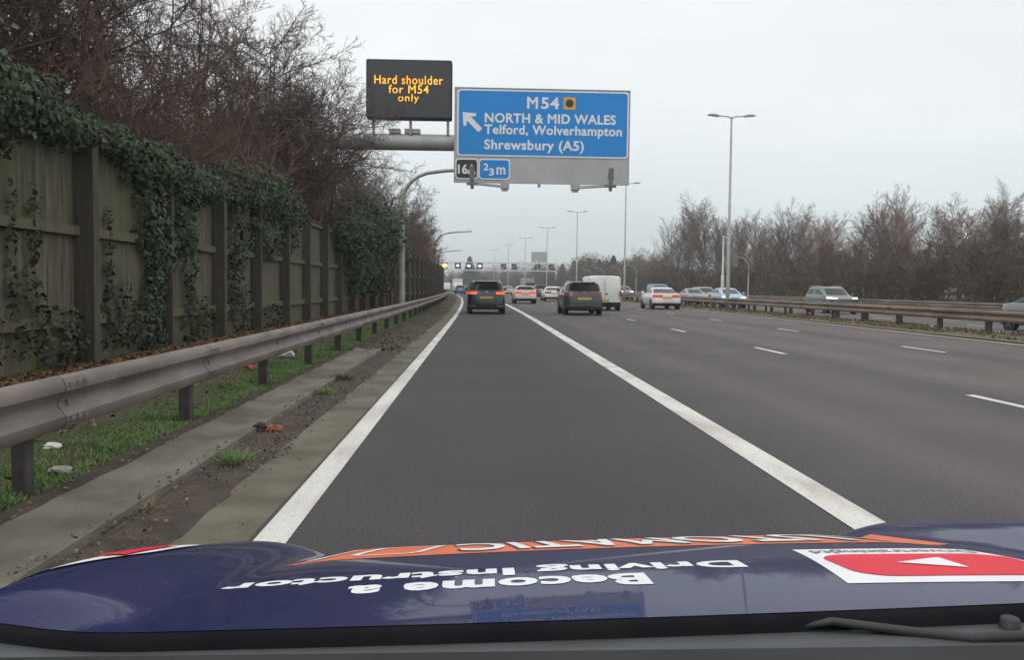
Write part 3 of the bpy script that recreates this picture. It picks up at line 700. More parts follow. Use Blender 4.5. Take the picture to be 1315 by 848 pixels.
for i, a in enumerate([(788, 262, 10.4, 'dark evergreen above the white van roof, tallest of the close group'), (770, 275, 9.6, 'dark evergreen just past the thin lamp pole before the van'), (803, 255, 9.2, 'dark evergreen by the lamp pole behind the van'), (779, 290, 9.8, 'dark evergreen tucked between two taller ones over the van'),
                       (757, 330, 11.5, 'hazy evergreen above the grey SUV roof'), (737, 350, 11.5, 'hazy evergreen behind the lamp pole over the grey SUV'), (603, 420, 15.0, 'lone hazy evergreen top behind the lane signals'), (722, 360, 10.5, 'hazy evergreen by the end of the signal gantry')]):
    conifer(i, *a)
def far_wood():
    rng = np.random.default_rng(71); VV, FF, o = [], [], 0
    for k in range(230):
        px = rng.uniform(520, 860); y = rng.uniform(330, 520) if px < 740 else rng.uniform(250, 330)
        x = (px - 617) / F_PX * y; h = rng.uniform(7.5, 12.5) * (1.0 if px > 600 else .8)
        if -20 < x - shift(y) < 38 and y < 420: continue
        n = 900; d = rng.normal(0, 1, (n, 3)); d /= np.linalg.norm(d, axis=1, keepdims=True)
        C = d * (rng.random(n)[:, None] ** .4) * [h * .33, h * .33, h * .5] + [x, y, h * .5 + .5]
        V, F = leaf_cloud(rng, C, np.tile([0, -.5, .3], (n, 1)), .8, 1.2, asp=.16); VV.append(V); FF.append(F + o); o += len(V)
    tag(link('distant_woods', np_mesh('distant_woods', np.concatenate(VV), np.concatenate(FF), M['thicket'])), kind='stuff')
far_wood()

# ------------------------------------------------------------------ lamps and poles
def tall_lamp():
    root = empty('double_lamp_post', label='x', cat='lamp post', group='tall double-armed lamps of the central reserve')
    MB().tube([(0, 0, -.2), (0, 0, 1.6), (0, 0, 1.7), (0, 0, 12.1)], [.13, .13, .11, .06], 10).build('pole', M['pole'], root, smooth=True)
    for s in (-1, 1):
        MB().tube([(0, 0, 12.1), (s * .2, 0, 12.2), (s * .9, 0, 12.25)], [.05, .04, .035], 8).build('arm', M['pole'], root, smooth=True)
        lp = MB()
        lp.box((s * 1.15, 0, 12.26), (.7, .3, .07), Matrix.Rotation(-s * R(6), 3, 'Y')); lp.box((s * 1.1, 0, 12.31), (.45, .2, .06), Matrix.Rotation(-s * R(6), 3, 'Y'))
        lp.build('lamp_head', M['pole'], root)
    return root
TL = tall_lamp()
lamp_labels = ['nearest tall double-armed lamp post, by the light blue oncoming hatchback', 'tall double-armed lamp post partly hidden by the corner of the blue sign', 'tall double-armed lamp post above the grey SUV, clear against the sky', 'tall double-armed lamp post just behind the gantry rear sign', 'tall double-armed lamp post between the rear sign and white hatchback', 'faint tall lamp post above the white hatchback roof', 'faint tall lamp post past the signal gantry, taller of two', 'faintest tall lamp post at the far end of its row', ]
for i, (yy, lab) in enumerate(zip([56, 92.5, 128, 163, 198, 233, 268], lamp_labels)):
    o = TL if i == 0 else copy_tree(TL)
    o.location = (15.92 + shift(yy), yy, .05); o['label'] = lab
    o.rotation_euler.z = -head(yy) * -1
def swan(h, arm, thick, side=1):
    """A pole with a swan neck; arm reaches over the road."""
    root = empty('curved_lamp_post', cat='lamp post')
    MB().tube([(0, 0, -.2), (0, 0, .9), (0, 0, .95), (0, 0, h * .62), (0, 0, h * .64)], [thick * 1.45, thick * 1.45, thick * 1.3, thick * 1.25, thick * .8], 12).build('pole', M['pole'], root, smooth=True, sharp=40)
    rr = h * .24
    pts = [(0, 0, h * .63), (0, 0, h - rr)] + [(side * (rr * (1 - math.cos(a))), 0, h - rr + rr * .93 * math.sin(a)) for a in [R(15 * k) for k in range(1, 6)]] + [(side * rr * 1.25, 0, h - .05), (side * arm, 0, h + .05)]
    MB().tube(pts, [thick * .8] * (len(pts) - 1) + [thick * .55], 10).build('arm', M['pole'], root, smooth=True)
    t = MB(); t.box((side * (arm + .05), 0, h + .04), (.34, .16, .1)); t.box((side * arm, 0, h + .2), (.05, .05, .35)); t.build('lamp_head', M['pole'], root)
    return root
SW = swan(7.5, 4.0, .125)
for i, (yy, lab) in enumerate(((47.5, 'nearest curved lamp pole, its arm passing behind the blue sign'), (101, 'second curved lamp pole reaching over the lane from the bare trees'), (155, 'farthest curved lamp pole, its arm low above the amber signal'))):
    o = SW if i == 0 else copy_tree(SW)
    o.location = (-4.15 + shift(yy), yy, .03); tag(o, lab, group='curved lamp poles beside the fence')
SH = swan(5.3, 1.5, .06, -1)
for i, (px, yy, lab) in enumerate(((957, 100, 'short curved lamp among far trees, beyond the tall double lamp'), (813, 146, 'short curved lamp over the oncoming blue van'), (793.5, 159, 'short curved lamp just above the white van edge'), (771.5, 168, 'short curved lamp above the white van roof'), (755, 178, 'short curved lamp between the grey SUV and the white van roof'))):
    o = SH if i == 0 else copy_tree(SH)
    o.location = ((px - 617) / F_PX * yy + .6, yy, -.2); tag(o, lab, group='short curved lamps on the far verge')
pp = empty('camera_pole', ((930 - 617) / F_PX * 113, 113, -.3), label='slim white pole beyond the light blue oncoming hatchback', cat='pole')
MB().tube([(0, 0, 0), (0, 0, 3.4), (0, 0, 3.5), (0, 0, 8.3)], [.22, .2, .12, .1], 10).build('pole', M['pole_white'], pp, smooth=True, sharp=40)
MB().box((0, -.1, 8.35), (.25, .4, .2)).build('camera_housing', M['pole_white'], pp)
fr = empty('rusty_frame', (-4.45 + shift(45), 45, .03), label='rusty ladder-like steel frame standing beside the nearest curved lamp pole', cat='frame')
M['rust'] = mat('rusty_steel', (.22, .10, .06), (.13, .065, .04), scale=7, rough=.85)
for s in (-1, 1): MB().tube([(s * .19, 0, -.1), (s * .19, 0, 2.35)], .045, 6).build('upright', M['rust'], fr)
for z in (.5, 1.0, 1.5, 2.0, 2.3): MB().tube([(-.19, 0, z), (.19, 0, z)], .03, 6).build('rung', M['rust'], fr)

# ------------------------------------------------------------------ cantilever gantry, direction sign, message sign
GY = 40.0; PX = GY / F_PX
def sx(px): return (px - 617) * PX
def sz(py, px=617): return CAM_H - (py - 368 - (px - 617) * .0105) * PX
M['sign_blue'] = mat('sign_blue_sheeting', (.001, .235, .66), (.001, .225, .62), scale=.6, rough=.45)
M['sign_grey'] = mat('sign_back_grey', (.44, .445, .45), (.37, .375, .38), scale=1.2, rough=.5, metal=.1, stretch=(1, 1, .4))
M['sign_white'] = mat('sign_white_sheeting', (.80, .80, .80), (.74, .74, .74), scale=3, rough=.45)
M['sign_black'] = mat('sign_black_sheeting', (.02, .02, .024), (.028, .028, .032), scale=3, rough=.4)
M['sign_yellow'] = mat('sign_orange_yellow', (.75, .36, .03), (.7, .33, .03), scale=3, rough=.45)
M['vms'] = mat('matrix_panel_black', (.045, .047, .055), (.03, .032, .038), scale=14, rough=.35, detail=10)
M['vms_led'] = mat('amber_matrix_text', (.8, .4, .02), scale=3, emit=((1, .43, .02), 1.25))
gan = empty('cantilever_gantry', (-9.2, GY + .9, 0), label='grey cantilever gantry with a round boom carrying two signs over the lane', cat='gantry')
zb = sz(181, 530)
MB().tube([(0, 0, -.2), (0, 0, zb + .35)], [.5, .42], 16).build('mast', M['pole'], gan, smooth=True, sharp=40)
MB().tube([(-.4, 0, zb), (9.2 + 6.2, 0, zb)], [.39, .36], 16).build('boom', M['sign_grey'], gan, smooth=True, sharp=40)
for x in (-3.95, -3.15): MB().box((x + 9.2, 0, zb + .47), (.7 if x > -3.5 else .5, .5, .2)).build('clamp', M['pole'], gan)
for x in (-.4, 1.7, 3.9, 6.0): MB().box((x + 9.2, -.45, zb - .2), (.16, .35, 3.2)).build('sign_bracket', M['pole'], gan)
def rrect(x0, x1, z0, z1, r, n=5):
    pts = []
    for cx, cz, a0 in ((x1 - r, z0 + r, -90), (x1 - r, z1 - r, 0), (x0 + r, z1 - r, 90), (x0 + r, z0 + r, 180)):
        for k in range(n + 1):
            a = R(a0 + 90 * k / n); pts.append((cx + r * math.cos(a), cz + r * math.sin(a)))
    return pts
def slab(mb, pts, y, th):
    n = len(pts)
    return mb.add([(x, y, z) for x, z in pts] + [(x, y + th, z) for x, z in pts], [tuple(range(n)), tuple(range(2 * n - 1, n - 1, -1))] + [(i, n + i, n + (i + 1) % n, (i + 1) % n) for i in range(n)])
def flat_text(mb, s, px0, px1, py0, py1, y, bold=.03, spacing=1.0):
    """py0 top of capitals, py1 lowest point, in the photo's pixels at the gantry."""
    cz = (px0 + px1) / 2
    P, Fc = text_mesh(s, sx(px0) - SX0, sx(px1) - SX0, sz(py1, SPX) - SZ0, sz(py0, SPX) - SZ0, bold, spacing)
    mb.add([(x, y, z) for x, z in P], Fc)
SX0, SZ0, SPX = sx(694), sz(236, 694), 694
sg = empty('direction_sign', (SX0, GY, SZ0), label='big blue motorway direction sign hanging over the slip lane', cat='sign')
sg.rotation_euler.y = R(.15)
W_, H_ = sx(805.5) - SX0, sz(117, 694) - SZ0
bk = MB(); slab(bk, [(-W_, 0), (W_, 0), (W_, H_), (-W_, H_)], .06, .08)
bk.build('panel', M['sign_grey'], sg)
fr_ = MB()
for x in (-W_ - .012, W_ + .012): fr_.box((x, .1, H_ / 2), (.02, .16, H_ + .04))
for z in (H_ + .01, -.012): fr_.box((0, .1, z), (2 * W_, .16, .02))
for x in (-2.2, 0, 2.2): fr_.box((x, .19, H_ / 2), (.08, .08, H_))
fr_.build('panel_frame', M['sign_grey'], sg)
def plate(parent, name, px0, px1, py0, py1, m, y, border=.07):
    b = MB(); slab(b, rrect(sx(px0) - SX0, sx(px1) - SX0, sz(py1, SPX) - SZ0, sz(py0, SPX) - SZ0, .16), y, .02); o = b.build(name, M['sign_white'], parent)
    b = MB(); slab(b, rrect(sx(px0) - SX0 + border, sx(px1) - SX0 - border, sz(py1, SPX) - SZ0 + border, sz(py0, SPX) - SZ0 - border, .12), y - .006, .004); b.build('field', m, o)
    return o
bf = plate(sg, 'blue_face', 585.5, 804.5, 118.5, 203, M['sign_blue'], .03)
tx = MB(); yt = .018
flat_text(tx, 'M', 674, 688, 127, 142, yt, .026); flat_text(tx, '54', 692, 715, 127, 142, yt, .026, 1.1)
flat_text(tx, 'NORTH & MID WALES', 620.5, 788, 148, 160.5, yt, .028, 1.06)
flat_text(tx, 'Telford, Wolverhampton', 620, 796, 162.5, 178.5, yt, .026, 1.06)
flat_text(tx, 'Shrewsbury (A5)', 620, 747.5, 181.5, 198, yt, .026, 1.06)
tx.build('lettering', M['sign_white'], sg, fix=False)
ar = MB(); cx, cz = sx(604) - SX0, sz(159.5, SPX) - SZ0
def arrow_pt(a, b): return (cx + a * .7071 * -1 + b * .7071, cz + a * .7071 + b * .7071)   # a along up-left, b across
slab(ar, [arrow_pt(*p) for p in ((.58, 0), (.12, .40), (.04, .30), (.18, .12), (-.55, .12), (-.55, -.12), (.18, -.12), (.04, -.30), (.12, -.40))], yt - .004, .004)
ar.build('arrow', M['sign_white'], sg)
ys_ = MB(); slab(ys_, rrect(sx(720.5) - SX0, sx(736) - SX0, sz(142, SPX) - SZ0, sz(126.5, SPX) - SZ0, .05), yt - .002, .004); yo = ys_.build('route_symbol', M['sign_yellow'], sg)
ds = MB(); c0 = (sx(728.2) - SX0, sz(134.3, SPX) - SZ0); slab(ds, [(c0[0] + .18 * math.cos(R(k * 15)), c0[1] + .18 * math.sin(R(k * 15))) for k in range(24)], yt - .008, .004); ds.build('disc', M['sign_black'], yo)
jp = plate(sg, 'junction_plate', 583.5, 613, 206, 232.5, M['sign_black'], .03, .06)
dp = plate(sg, 'distance_plate', 613.3, 653.5, 206, 232.5, M['sign_blue'], .03, .06)
t2 = MB(); flat_text(t2, '16A', 587, 610, 213.5, 226, yt, .03); t2.build('lettering', M['sign_white'], jp, fix=False)
t3 = MB(); flat_text(t3, '2', 619.5, 626, 212, 221, yt, .03); flat_text(t3, '3', 626.5, 633, 218, 227.5, yt, .03); flat_text(t3, 'm', 636, 647.5, 216.5, 226, yt, .026); t3.build('lettering', M['sign_white'], dp, fix=False)
M['lamp_grey'] = mat('dull_floodlight_housing', (.17, .165, .16), (.12, .118, .115), scale=5, rough=.6)
def floodlight(x, dirn):
    root = empty('floodlight', (SX0 + x, GY - .1, SZ0)); root.parent = sg; root.location = (x, 0, 0)
    a = MB(); a.box((0, -.05, -.15), (.38, .4, .28)); a.box((0, -.05, -.33), (.26, .3, .1)); a.build('gear_box', M['sign_grey'], root)
    b = MB(); b.tube([(0, -.1, -.22), (dirn * 1.45, -1.0, -.20)], .04, 8); b.tube([(0, -.1, -.14), (dirn * 1.45, -1.0, -.16)], .02, 6); b.build('arm', M['pole'], root)
    c = MB(); c.tube([(dirn * 1.45, -1.0, -.42), (dirn * 1.47, -1.0, .05), (dirn * 1.5, -.95, .22)], [.07, .09, .07], 8); c.box((dirn * 1.47, -.98, .34), (.26, .16, .5), Matrix.Rotation(dirn * R(4), 3, 'Y'), .8); c.box((dirn * 1.45, -1.0, -.2), (.5, .2, .1)); c.build('lamp_head', M['lamp_grey'], root)
    return root
floodlight(sx(647) - SX0, -1); floodlight(sx(737) - SX0, 1)
MB().box((sx(691) - SX0, .1, -.1), (.12, .12, .16)).build('bracket_foot', M['pole'], sg)
vx, vz = sx(524), sz(153, 524)
SX0, SZ0, SPX = vx, vz, 524
vm = empty('message_sign', (vx, GY + .3, vz), label='dark electronic message board with amber words above the gantry boom', cat='sign')
Wv, Hv = sx(578.5) - vx, sz(79.5, 524) - vz
b = MB(); slab(b, rrect(-Wv, Wv, 0, Hv, .08), 0, .7); b.build('cabinet', M['dark'], vm)
b = MB(); slab(b, rrect(-Wv + .05, Wv - .05, .05, Hv - .05, .06), -.006, .004); b.build('screen', M['vms'], vm)
b = MB()
for x in (-Wv + .3, 0.05, Wv - .18): b.box((x, .35, (zb + .3 - vz) / 2), (.12, .14, vz - zb - .3 + .02))
b.build('mounting_post', M['pole'], vm)
t = MB(); yv = -.012
flat_text(t, 'Hard shoulder', 480, 567, 99.5, 110.5, yv, .003, 1.1); flat_text(t, 'for M54', 498, 549, 111.5, 122, yv, .003, 1.1); flat_text(t, 'only', 510, 536.5, 122.8, 135, yv, .003, 1.1)
t.build('lettering', M['vms_led'], vm, fix=False)

# ------------------------------------------------------------------ far portal gantry with lane signals
PG = 284.0; q4 = PG / F_PX
g2 = empty('portal_gantry', (shift(PG), PG, 0), label='pale lattice portal gantry spanning the motorway beyond the traffic', cat='gantry')
M['gantry'] = mat('pale_gantry_steel', (.66, .66, .66), (.56, .56, .56), scale=1, rough=.5)
xa, xb = -5.0, 37.8
for nm, z in (('chord', 8.95), ('chord', 6.5)):
    for yy in (-.6, .6): MB().box(((xa + xb) / 2, yy, z), (xb - xa, .28, .3)).build(nm, M['gantry'], g2)
lat = MB()
k = xa
while k <= xb + .1:
    for yy in (-.6, .6): lat.box((k, yy, 7.72), (.16, .14, 2.2))
    if k + 3 <= xb: lat.tube([(k, -.6, 6.6), (k + 3.05, -.6, 8.9)], .07, 5)
    k += 3.057
lat.build('lattice', M['gantry'], g2)
for x in (xa, xb):
    lg = MB()
    for yy in (-.6, .6): lg.box((x, yy, 3.1), (.45, .3, 6.7))
    lg.build('leg', M['gantry'], g2)
M['sig_amber'] = mat('amber_signal_lamp', (.8, .5, .1), scale=3, emit=((1, .55, .12), 3.0))
M['sig_white'] = mat('white_signal_symbol', (.8, .8, .8), scale=3, emit=((1, .93, .95), 2.2))
M['sig_red'] = mat('red_signal_ring', (.8, .1, .1), scale=3, emit=((1, .12, .12), 1.2))
sig = [(571.3, 'amber', 'lit amber lane signal on the far gantry, nearest the fence'), (588, 'red', 'lane signal with reddish white symbol next to the amber one'), (602, 'white', 'lane signal with white symbol, third from the fence'), (616, 'white', 'lane signal with white symbol, fourth from the fence')]
for px, kind, lab in sig:
    o = empty('lane_signal', ((px - 617) * q4, PG - 1.0, 6.95), label=lab, cat='signal', group='lane signals facing us on the far gantry')
    b = MB(); slab(b, rrect(-.95, .95, 0, 1.9, .1), 0, .3); b.build('housing', M['black'], o)
    rad = .85 if kind == 'amber' else .42
    b = MB(); slab(b, [((rad * (1 if kind != 'white' else 1.25)) * math.cos(R(20 * k)), .95 + rad * .8 * math.sin(R(20 * k))) for k in range(18)], -.03, .03)
    b.build('symbol', M['sig_amber' if kind == 'amber' else 'sig_white'], o)
    if kind == 'red':
        b = MB(); b.box((0, -.03, 1.45), (.9, .03, .22)); b.build('warning_bar', M['sig_red'], o)
for px, lab in ((646.5, 'dark back of the first lane signal for oncoming traffic'), (660, 'dark back of the second lane signal for oncoming traffic'), (690, 'dark back of the lane signal under the grey rear sign'), (708, 'dark back of the last lane signal near the gantry leg')):
    o = empty('lane_signal', ((px - 617) * q4, PG - .2, 6.9), label=lab, cat='signal', group='lane signals facing oncoming traffic')
    b = MB(); slab(b, rrect(-.9, .9, 0, 1.8, .1), -.1, .4); b.build('housing', M['dark'], o)
    b = MB(); b.box((0, -.2, .95), (.7, .25, .9)); b.build('rear_box', M['black'], o)
o = empty('rear_sign', ((692 - 617) * q4, PG + .2, 9.15), label='grey back of a large sign standing on the far gantry', cat='sign')
b = MB(); slab(b, rrect(-2.5, 2.5, .2, 3.5, .1), 0, .2); b.build('panel', M['sign_grey'], o)
b = MB()
for x in (-1.8, 0, 1.8): b.box((x, -.08, 1.8), (.14, .14, 3.6))
b.build('stiffener', M['pole'], o)

# ------------------------------------------------------------------ vehicles
PAINT = {}
def pt(c, **k):
    if c not in PAINT: PAINT[c] = paint('car_paint', c, **k)
    return PAINT[c]
def loop(yF, yR, w, rF, rR, z, bow=.06):
    zf = z if callable(z) else (lambda y: z)
    pts = [(x, yR) for x in np.linspace(0, w - rR, 5)[:4]]
    pts += [(w - rR + rR * math.cos(a), yR + rR + rR * math.sin(a)) for a in np.radians(np.linspace(-90, 0, 5)[:4])]
    pts += [(w, y) for y in np.linspace(yR + rR, yF - rF, 11)[:10]]
    pts += [(w - rF + rF * math.cos(a), yF - rF + rF * math.sin(a)) for a in np.radians(np.linspace(0, 90, 5)[:4])]
    pts += [(x, yF) for x in np.linspace(w - rF, 0, 5)]
    ym = (yF + yR) / 2
    h = [(x, y + bow * (x / w) ** 2 * (1 if y < ym else -1.4)) for x, y in pts]
    full = h + [(-x, y) for x, y in h[-2:0:-1]]
    return [Vector((x, y, zf(y))) for x, y in full]
NL = 52
def patch(lA, lB, i0, i1, t0, t1, off, nt=3):
    mb = MB(); rows = []
    for a in range(nt + 1):
        t = t0 + (t1 - t0) * a / nt; row = []
        for i in range(i0, i1 + 1):
            g = lambda j: lA[j % NL].lerp(lB[j % NL], t)
            T = g(i + 1) - g(i - 1); V = lB[i % NL] - lA[i % NL]; n = T.cross(V).normalized()
            row.append(g(i) + n * off)
        rows.append(row)
    return mb.grid(rows)
def car(label, X, Y, color, kind='suv', L=4.5, W=1.84, H=1.65, oncoming=False, lit=None, group=None, yaw=0, plate=True, name=None, rails=False, cat='car', metal=0, front_anchor=False, rear='lamps', extra=0, coat=.6):
    """Y: distance of the near end."""
    yr = (math.pi if oncoming else 0) + head(Y) + R(yaw)
    root = empty(name or {'suv': 'suv_car', 'hatch': 'hatchback_car', 'saloon': 'saloon_car', 'van': 'delivery_van'}[kind], (X + shift(Y), Y + L / 2, gz(X) + .004), yr, label=label, cat=cat, group=group)
    f, r = L / 2, -L / 2; w = W / 2
    k = H / 1.65
    if kind == 'van':
        belt = lambda y: 1.02 + .0 * y
        zE = lambda y: .9 if y > f - .4 else 1.12
        D_ = .72; gf, gr = f - .75, r + .03; tf, tr = f - 1.7, r + .07; wr = w * .92; rise = .10; zl = 1.0
    elif kind == 'saloon':
        zE = lambda y: .72 + .23 * min(1, (f - y) / 1.2) + .02 * max(0, -(y + .5)) ; D_ = .66; gf, gr = f - 1.35, r + .62; tf, tr = f - 2.15, r + 1.42; wr = w * .74; rise = .05; zl = .7
    elif kind == 'hatch':
        zE = lambda y: .74 + .24 * min(1, (f - y) / 1.1) + .03 * max(0, -y); D_ = .68; gf, gr = f - 1.1, r + .16; tf, tr = f - 1.95, r + .46; wr = w * .75; rise = .05; zl = .7
    else:
        zE = lambda y: (.94 * k) + .16 * min(1, (f - y) / 1.2) + .02 * max(0, -y); D_ = .90 * k; gf, gr = f - 1.15, r + .14; tf, tr = f - 1.9, r + .36; wr = w * .81; rise = .04; zl = .74
    zg = (lambda y: zE(y) + rise) if kind != 'van' else (lambda y: 1.2)
    A = loop(f - .16, r + .10, w * .88, .22, .16, .23)
    B = loop(f - .02, r + .02, w * .965, .30, .2, .32)
    C = loop(f, r, w * .995, .36, .24, .52, .07)
    D = loop(f - .03, r + .03, w, .40, .26, D_, .08)
    E = loop(f - .16, r + (.10 if kind != 'van' else .01), w * .965, .5, .3 if kind != 'van' else .08, zE, .1 if kind != 'van' else .04)
    G0 = loop(gf, gr, w * .93 if kind != 'van' else w * .97, .35, .3 if kind != 'van' else .08, zg, .1 if kind != 'van' else .03)
    G1 = loop(tf, tr, wr, .3, .25 if kind != 'van' else .1, H - .10 if kind != 'van' else H - .14, .08 if kind != 'van' else .03)
    G2 = loop(tf - .14, tr + .07, wr * .93, .3, .25, H - .035, .06); G3 = loop(tf - .45, tr + .4, wr * .6, .3, .25, H, .02)
    loops = [A, B, C, D, E, G0, G1, G2, G3]
    mb = MB(); mb.v = [p for l in loops for p in l]
    for a in range(len(loops) - 1):
        for i in range(NL):
            j = (i + 1) % NL; mb.f.append((a * NL + i, a * NL + j, (a + 1) * NL + j, (a + 1) * NL + i)); mb.m.append(0)
    mb.f.append(tuple((len(loops) - 1) * NL + i for i in range(NL))); mb.f.append(tuple(range(NL - 1, -1, -1))); mb.m += [0, 0]
    mb.build('body', pt(color, metal=metal, coat=coat), root, smooth=True, sharp=38)
    # sills and bumpers in black plastic
    MBs = patch(A, B, -9, 9, .0, 1.05, .012); MBs.build('rear_bumper', M['dark'], root, smooth=True)
    if kind in ('suv', 'van'):
        patch(B, C, -7, 7, .0, .38 if kind == 'suv' else .9, .012).build('rear_bumper', M['dark'], root, smooth=True)
    if kind in ('saloon', 'hatch'): patch(B, C, -7, 7, .0, .5, .012).build('rear_bumper', M['dark'], root, smooth=True)
    if kind != 'van':   # tailgate shut line and bumper step
        patch(C, D, -6, 6, .04, .10, .006).build('tailgate_seam', M['black'], root, smooth=True)
    patch(A, C, 20, 32, .05, .8, .012).build('grille', M['black'], root, smooth=True)
    if kind != 'van':
        patch(G0, G1, -6, 6, .04, .95, .012).build('rear_window', M['glass'], root, smooth=True)
        for s in (1, -1):
            a = (7, 12) if s > 0 else (NL - 12, NL - 7)
            patch(G0, G1, a[0], a[1], .06, .88, .008).build('side_window', M['glass'], root, smooth=True)
            a = (13, 18) if s > 0 else (NL - 18, NL - 13)
            patch(G0, G1, a[0], a[1], .06, .88, .008).build('side_window', M['glass'], root, smooth=True)
    else:
        for s in (1, -1):
            a = (15, 18) if s > 0 else (NL - 18, NL - 15)
            patch(G0, G1, a[0], a[1], .0, .6, .01).build('side_window', M['glass'], root, smooth=True)
        MB().box((0, r + .02, 1.1), (.012, .02, 1.45)).build('door_seam', M['dark'], root)
        MB().box((.1, r - .0, 1.0), (.14, .05, .06)).build('handle', M['black'], root)
    patch(G0, G1, 21, 31, .05, .93, .012).build('windscreen', M['glass'], root, smooth=True)
    # lamps
    rl = M[lit] if lit and not oncoming else M['red_lens']
    for s in (1, -1):
        if kind == 'van': a = (4, 6)
        elif kind == 'suv': a = (3, 8)
        else: a = (2, 7)
        if s < 0: a = (-a[1], -a[0])
        if kind == 'van':
            MB().box((s * (w - .07), r - .002, 1.0), (.1, .06, .34)).build('tail_lamp', rl, root)
        else:
            tl = patch(D, E, a[0], a[1], *((.30, .84) if rear == 'lamps' else (.5, .92)), .014).build('tail_lamp', rl, root, smooth=True)
            if lit == 'red_lit' and not oncoming and extra:
                a2 = (3, 6) if s > 0 else (-6, -3)
                patch(D, E, a2[0], a2[1], .30, .55, .024).build('brake_strip', M['amber_lit'], tl, smooth=True)
        a = (18, 22) if s > 0 else (NL - 22, NL - 18)
        patch(D, E, a[0], a[1], .2, .82, .014).build('headlight', M['head_lit'] if oncoming and lit else M['head_off'], root, smooth=True)
    if extra:   # full-width light strip / reflectors low in the bumper
        patch(B, C, -6, 6, .76, .92, .016).build('reflector_strip', M['red_lens'], root, smooth=True)
        for s in (1, -1):
            patch(B, C, *((3, 6) if s > 0 else (-6, -3)), .30, .5, .022).build('bumper_trim', M['chrome'], root, smooth=True)
    if rear == 'bar': patch(D, E, -2, 2, .66, .82, .014).build('lamp_bar', M['red_lens'], root, smooth=True); patch(B, C, -6, 6, .72, .86, .016).build('bumper_trim', M['chrome'], root, smooth=True)
    if plate:
        zp = {'suv': .80 * k, 'hatch': .78, 'saloon': .78, 'van': .62}[kind]
        if kind == 'van': MB().box((0, r - .015, zp), (.52, .02, .11)).build('number_plate', M['plate_y'], root)
        else: patch(D if kind != 'suv' else C, E if kind != 'suv' else D, -2, 2, .1 if kind != 'suv' else .62, .5 if kind != 'suv' else .92, .03).build('number_plate', M['plate_y'], root)
        MB().box((0, f + .015, .5), (.52, .02, .11)).build('number_plate', M['plate_w'], root)
    if kind != 'van' : MB().box((0, r + .09 if kind != 'saloon' else r + .12, (zE(r) - .045)), (.12, .02, .06)).build('badge', M['chrome'], root)
    for s in (1, -1):
        m_ = MB(); m_.box((s * (w + .07), gf - .25, zg(gf) + .08), (.2, .1, .14), None, .8); m_.build('wing_mirror', M['dark'] if kind == 'van' else pt(color, metal=metal, coat=coat), root)
        if rails:
            MB().tube([(s * wr * .86, tf - .3, H - .06), (s * wr * .86, tf - .4, H + .01), (s * wr * .86, tr + .4, H + .01), (s * wr * .86, tr + .3, H - .06)], .022, 6).build('roof_rail', M['chrome'], root)
    if kind == 'suv' or kind == 'hatch':
        MB().box((0, tr + .03, H - .05), (wr * 1.5, .16, .03)).build('spoiler', pt(color, metal=metal, coat=coat), root)
        MB().box((0, tr + .5, H + .03), (.03, .16, .09), Matrix.Rotation(R(-20), 3, 'X')).build('antenna', M['black'], root)
    rw = .345 if kind in ('suv', 'van') else .315
    for sy in (f - .88, r + .86 if kind != 'van' else r + .95):
        for s in (1, -1):
            ar = MB(); ar.lathe_x(s * (w + .004) if s > 0 else s * (w + .004), sy, rw, [(-.06 * s, rw + .075), (0, rw + .06)], 24); ar.build('wheel_arch', M['black'], root)
            wl = empty('wheel', (s * (w - .11), sy, rw)); wl.parent = root
            MB().lathe_x(0, 0, 0, [(-.115, rw * .7), (-.115, rw * .93), (-.09, rw), (.09, rw), (.125, rw * .93), (.125, rw * .7)] if s > 0 else [(.115, rw * .7), (.115, rw * .93), (.09, rw), (-.09, rw), (-.125, rw * .93), (-.125, rw * .7)], 24).build('tyre', M['rubber'], wl)
            rm = MB(); rm.lathe_x(s * .118, 0, 0, [(0, rw * .70), (s * .012, rw * .66)], 20); rm.build('rim', M['dark'], wl)
            sp = MB()
            for q in range(5):
                sp.box((s * .136, math.sin(R(72 * q)) * rw * .36, math.cos(R(72 * q)) * rw * .36), (.012, .05, rw * .66), Matrix.Rotation(-R(72 * q), 3, 'X'))
            sp.build('spoke', M['rim'], wl)
    return root
TG = 'cars and vans driving ahead'; OG = 'oncoming vehicles beyond the central reserve'
WHITE = (.72, .73, .72)
car('dark blue grey SUV with glowing brake lamps, straight ahead in the slip lane', .32, 43.2, (.018, .036, .058), 'suv', 4.5, 1.84, 1.64, lit='red_lit', group=TG, extra=1, metal=.3, rails=True)
car('grey SUV with yellow plate and chrome bumper trim beside the white van', 5.05, 42.6, (.05, .054, .057), 'suv', 4.48, 1.85, 1.64, group=TG, rear='bar', metal=.3, rails=True)
car('white panel van partly hidden behind the grey SUV', 7.35, 51.5, (.66, .67, .65), 'van', 5.3, 2.0, 2.06, group=TG, coat=.3)
car('white saloon with lit red tail lamps beside the central reserve barrier', 12.0, 55.8, WHITE, 'saloon', 4.75, 1.84, 1.42, lit='red_dim', group=TG)
car('white hatchback with brake lamps lit, between the blue grey SUV and the grey SUV', 3.95, 71, (.66, .65, .61), 'hatch', 4.3, 1.8, 1.44, lit='red_lit', group=TG)
car('white coupe-like saloon just ahead of the grey SUV', 7.5, 83, WHITE, 'saloon', 4.7, 1.82, 1.42, group=TG)
car('dark hatchback half hidden behind the two white cars', 8.2, 103, (.05, .055, .06), 'suv', 4.3, 1.8, 1.6, group=TG)
car('pale silver saloon farther ahead, above the space beside the blue grey SUV', 6.9, 140, (.5, .5, .48), 'saloon', 4.6, 1.8, 1.45, group=TG)
car('bright blue hatchback far ahead near the end of the crash barrier', -.5, 148, (.03, .16, .38), 'hatch', 4.0, 1.75, 1.5, group=TG)
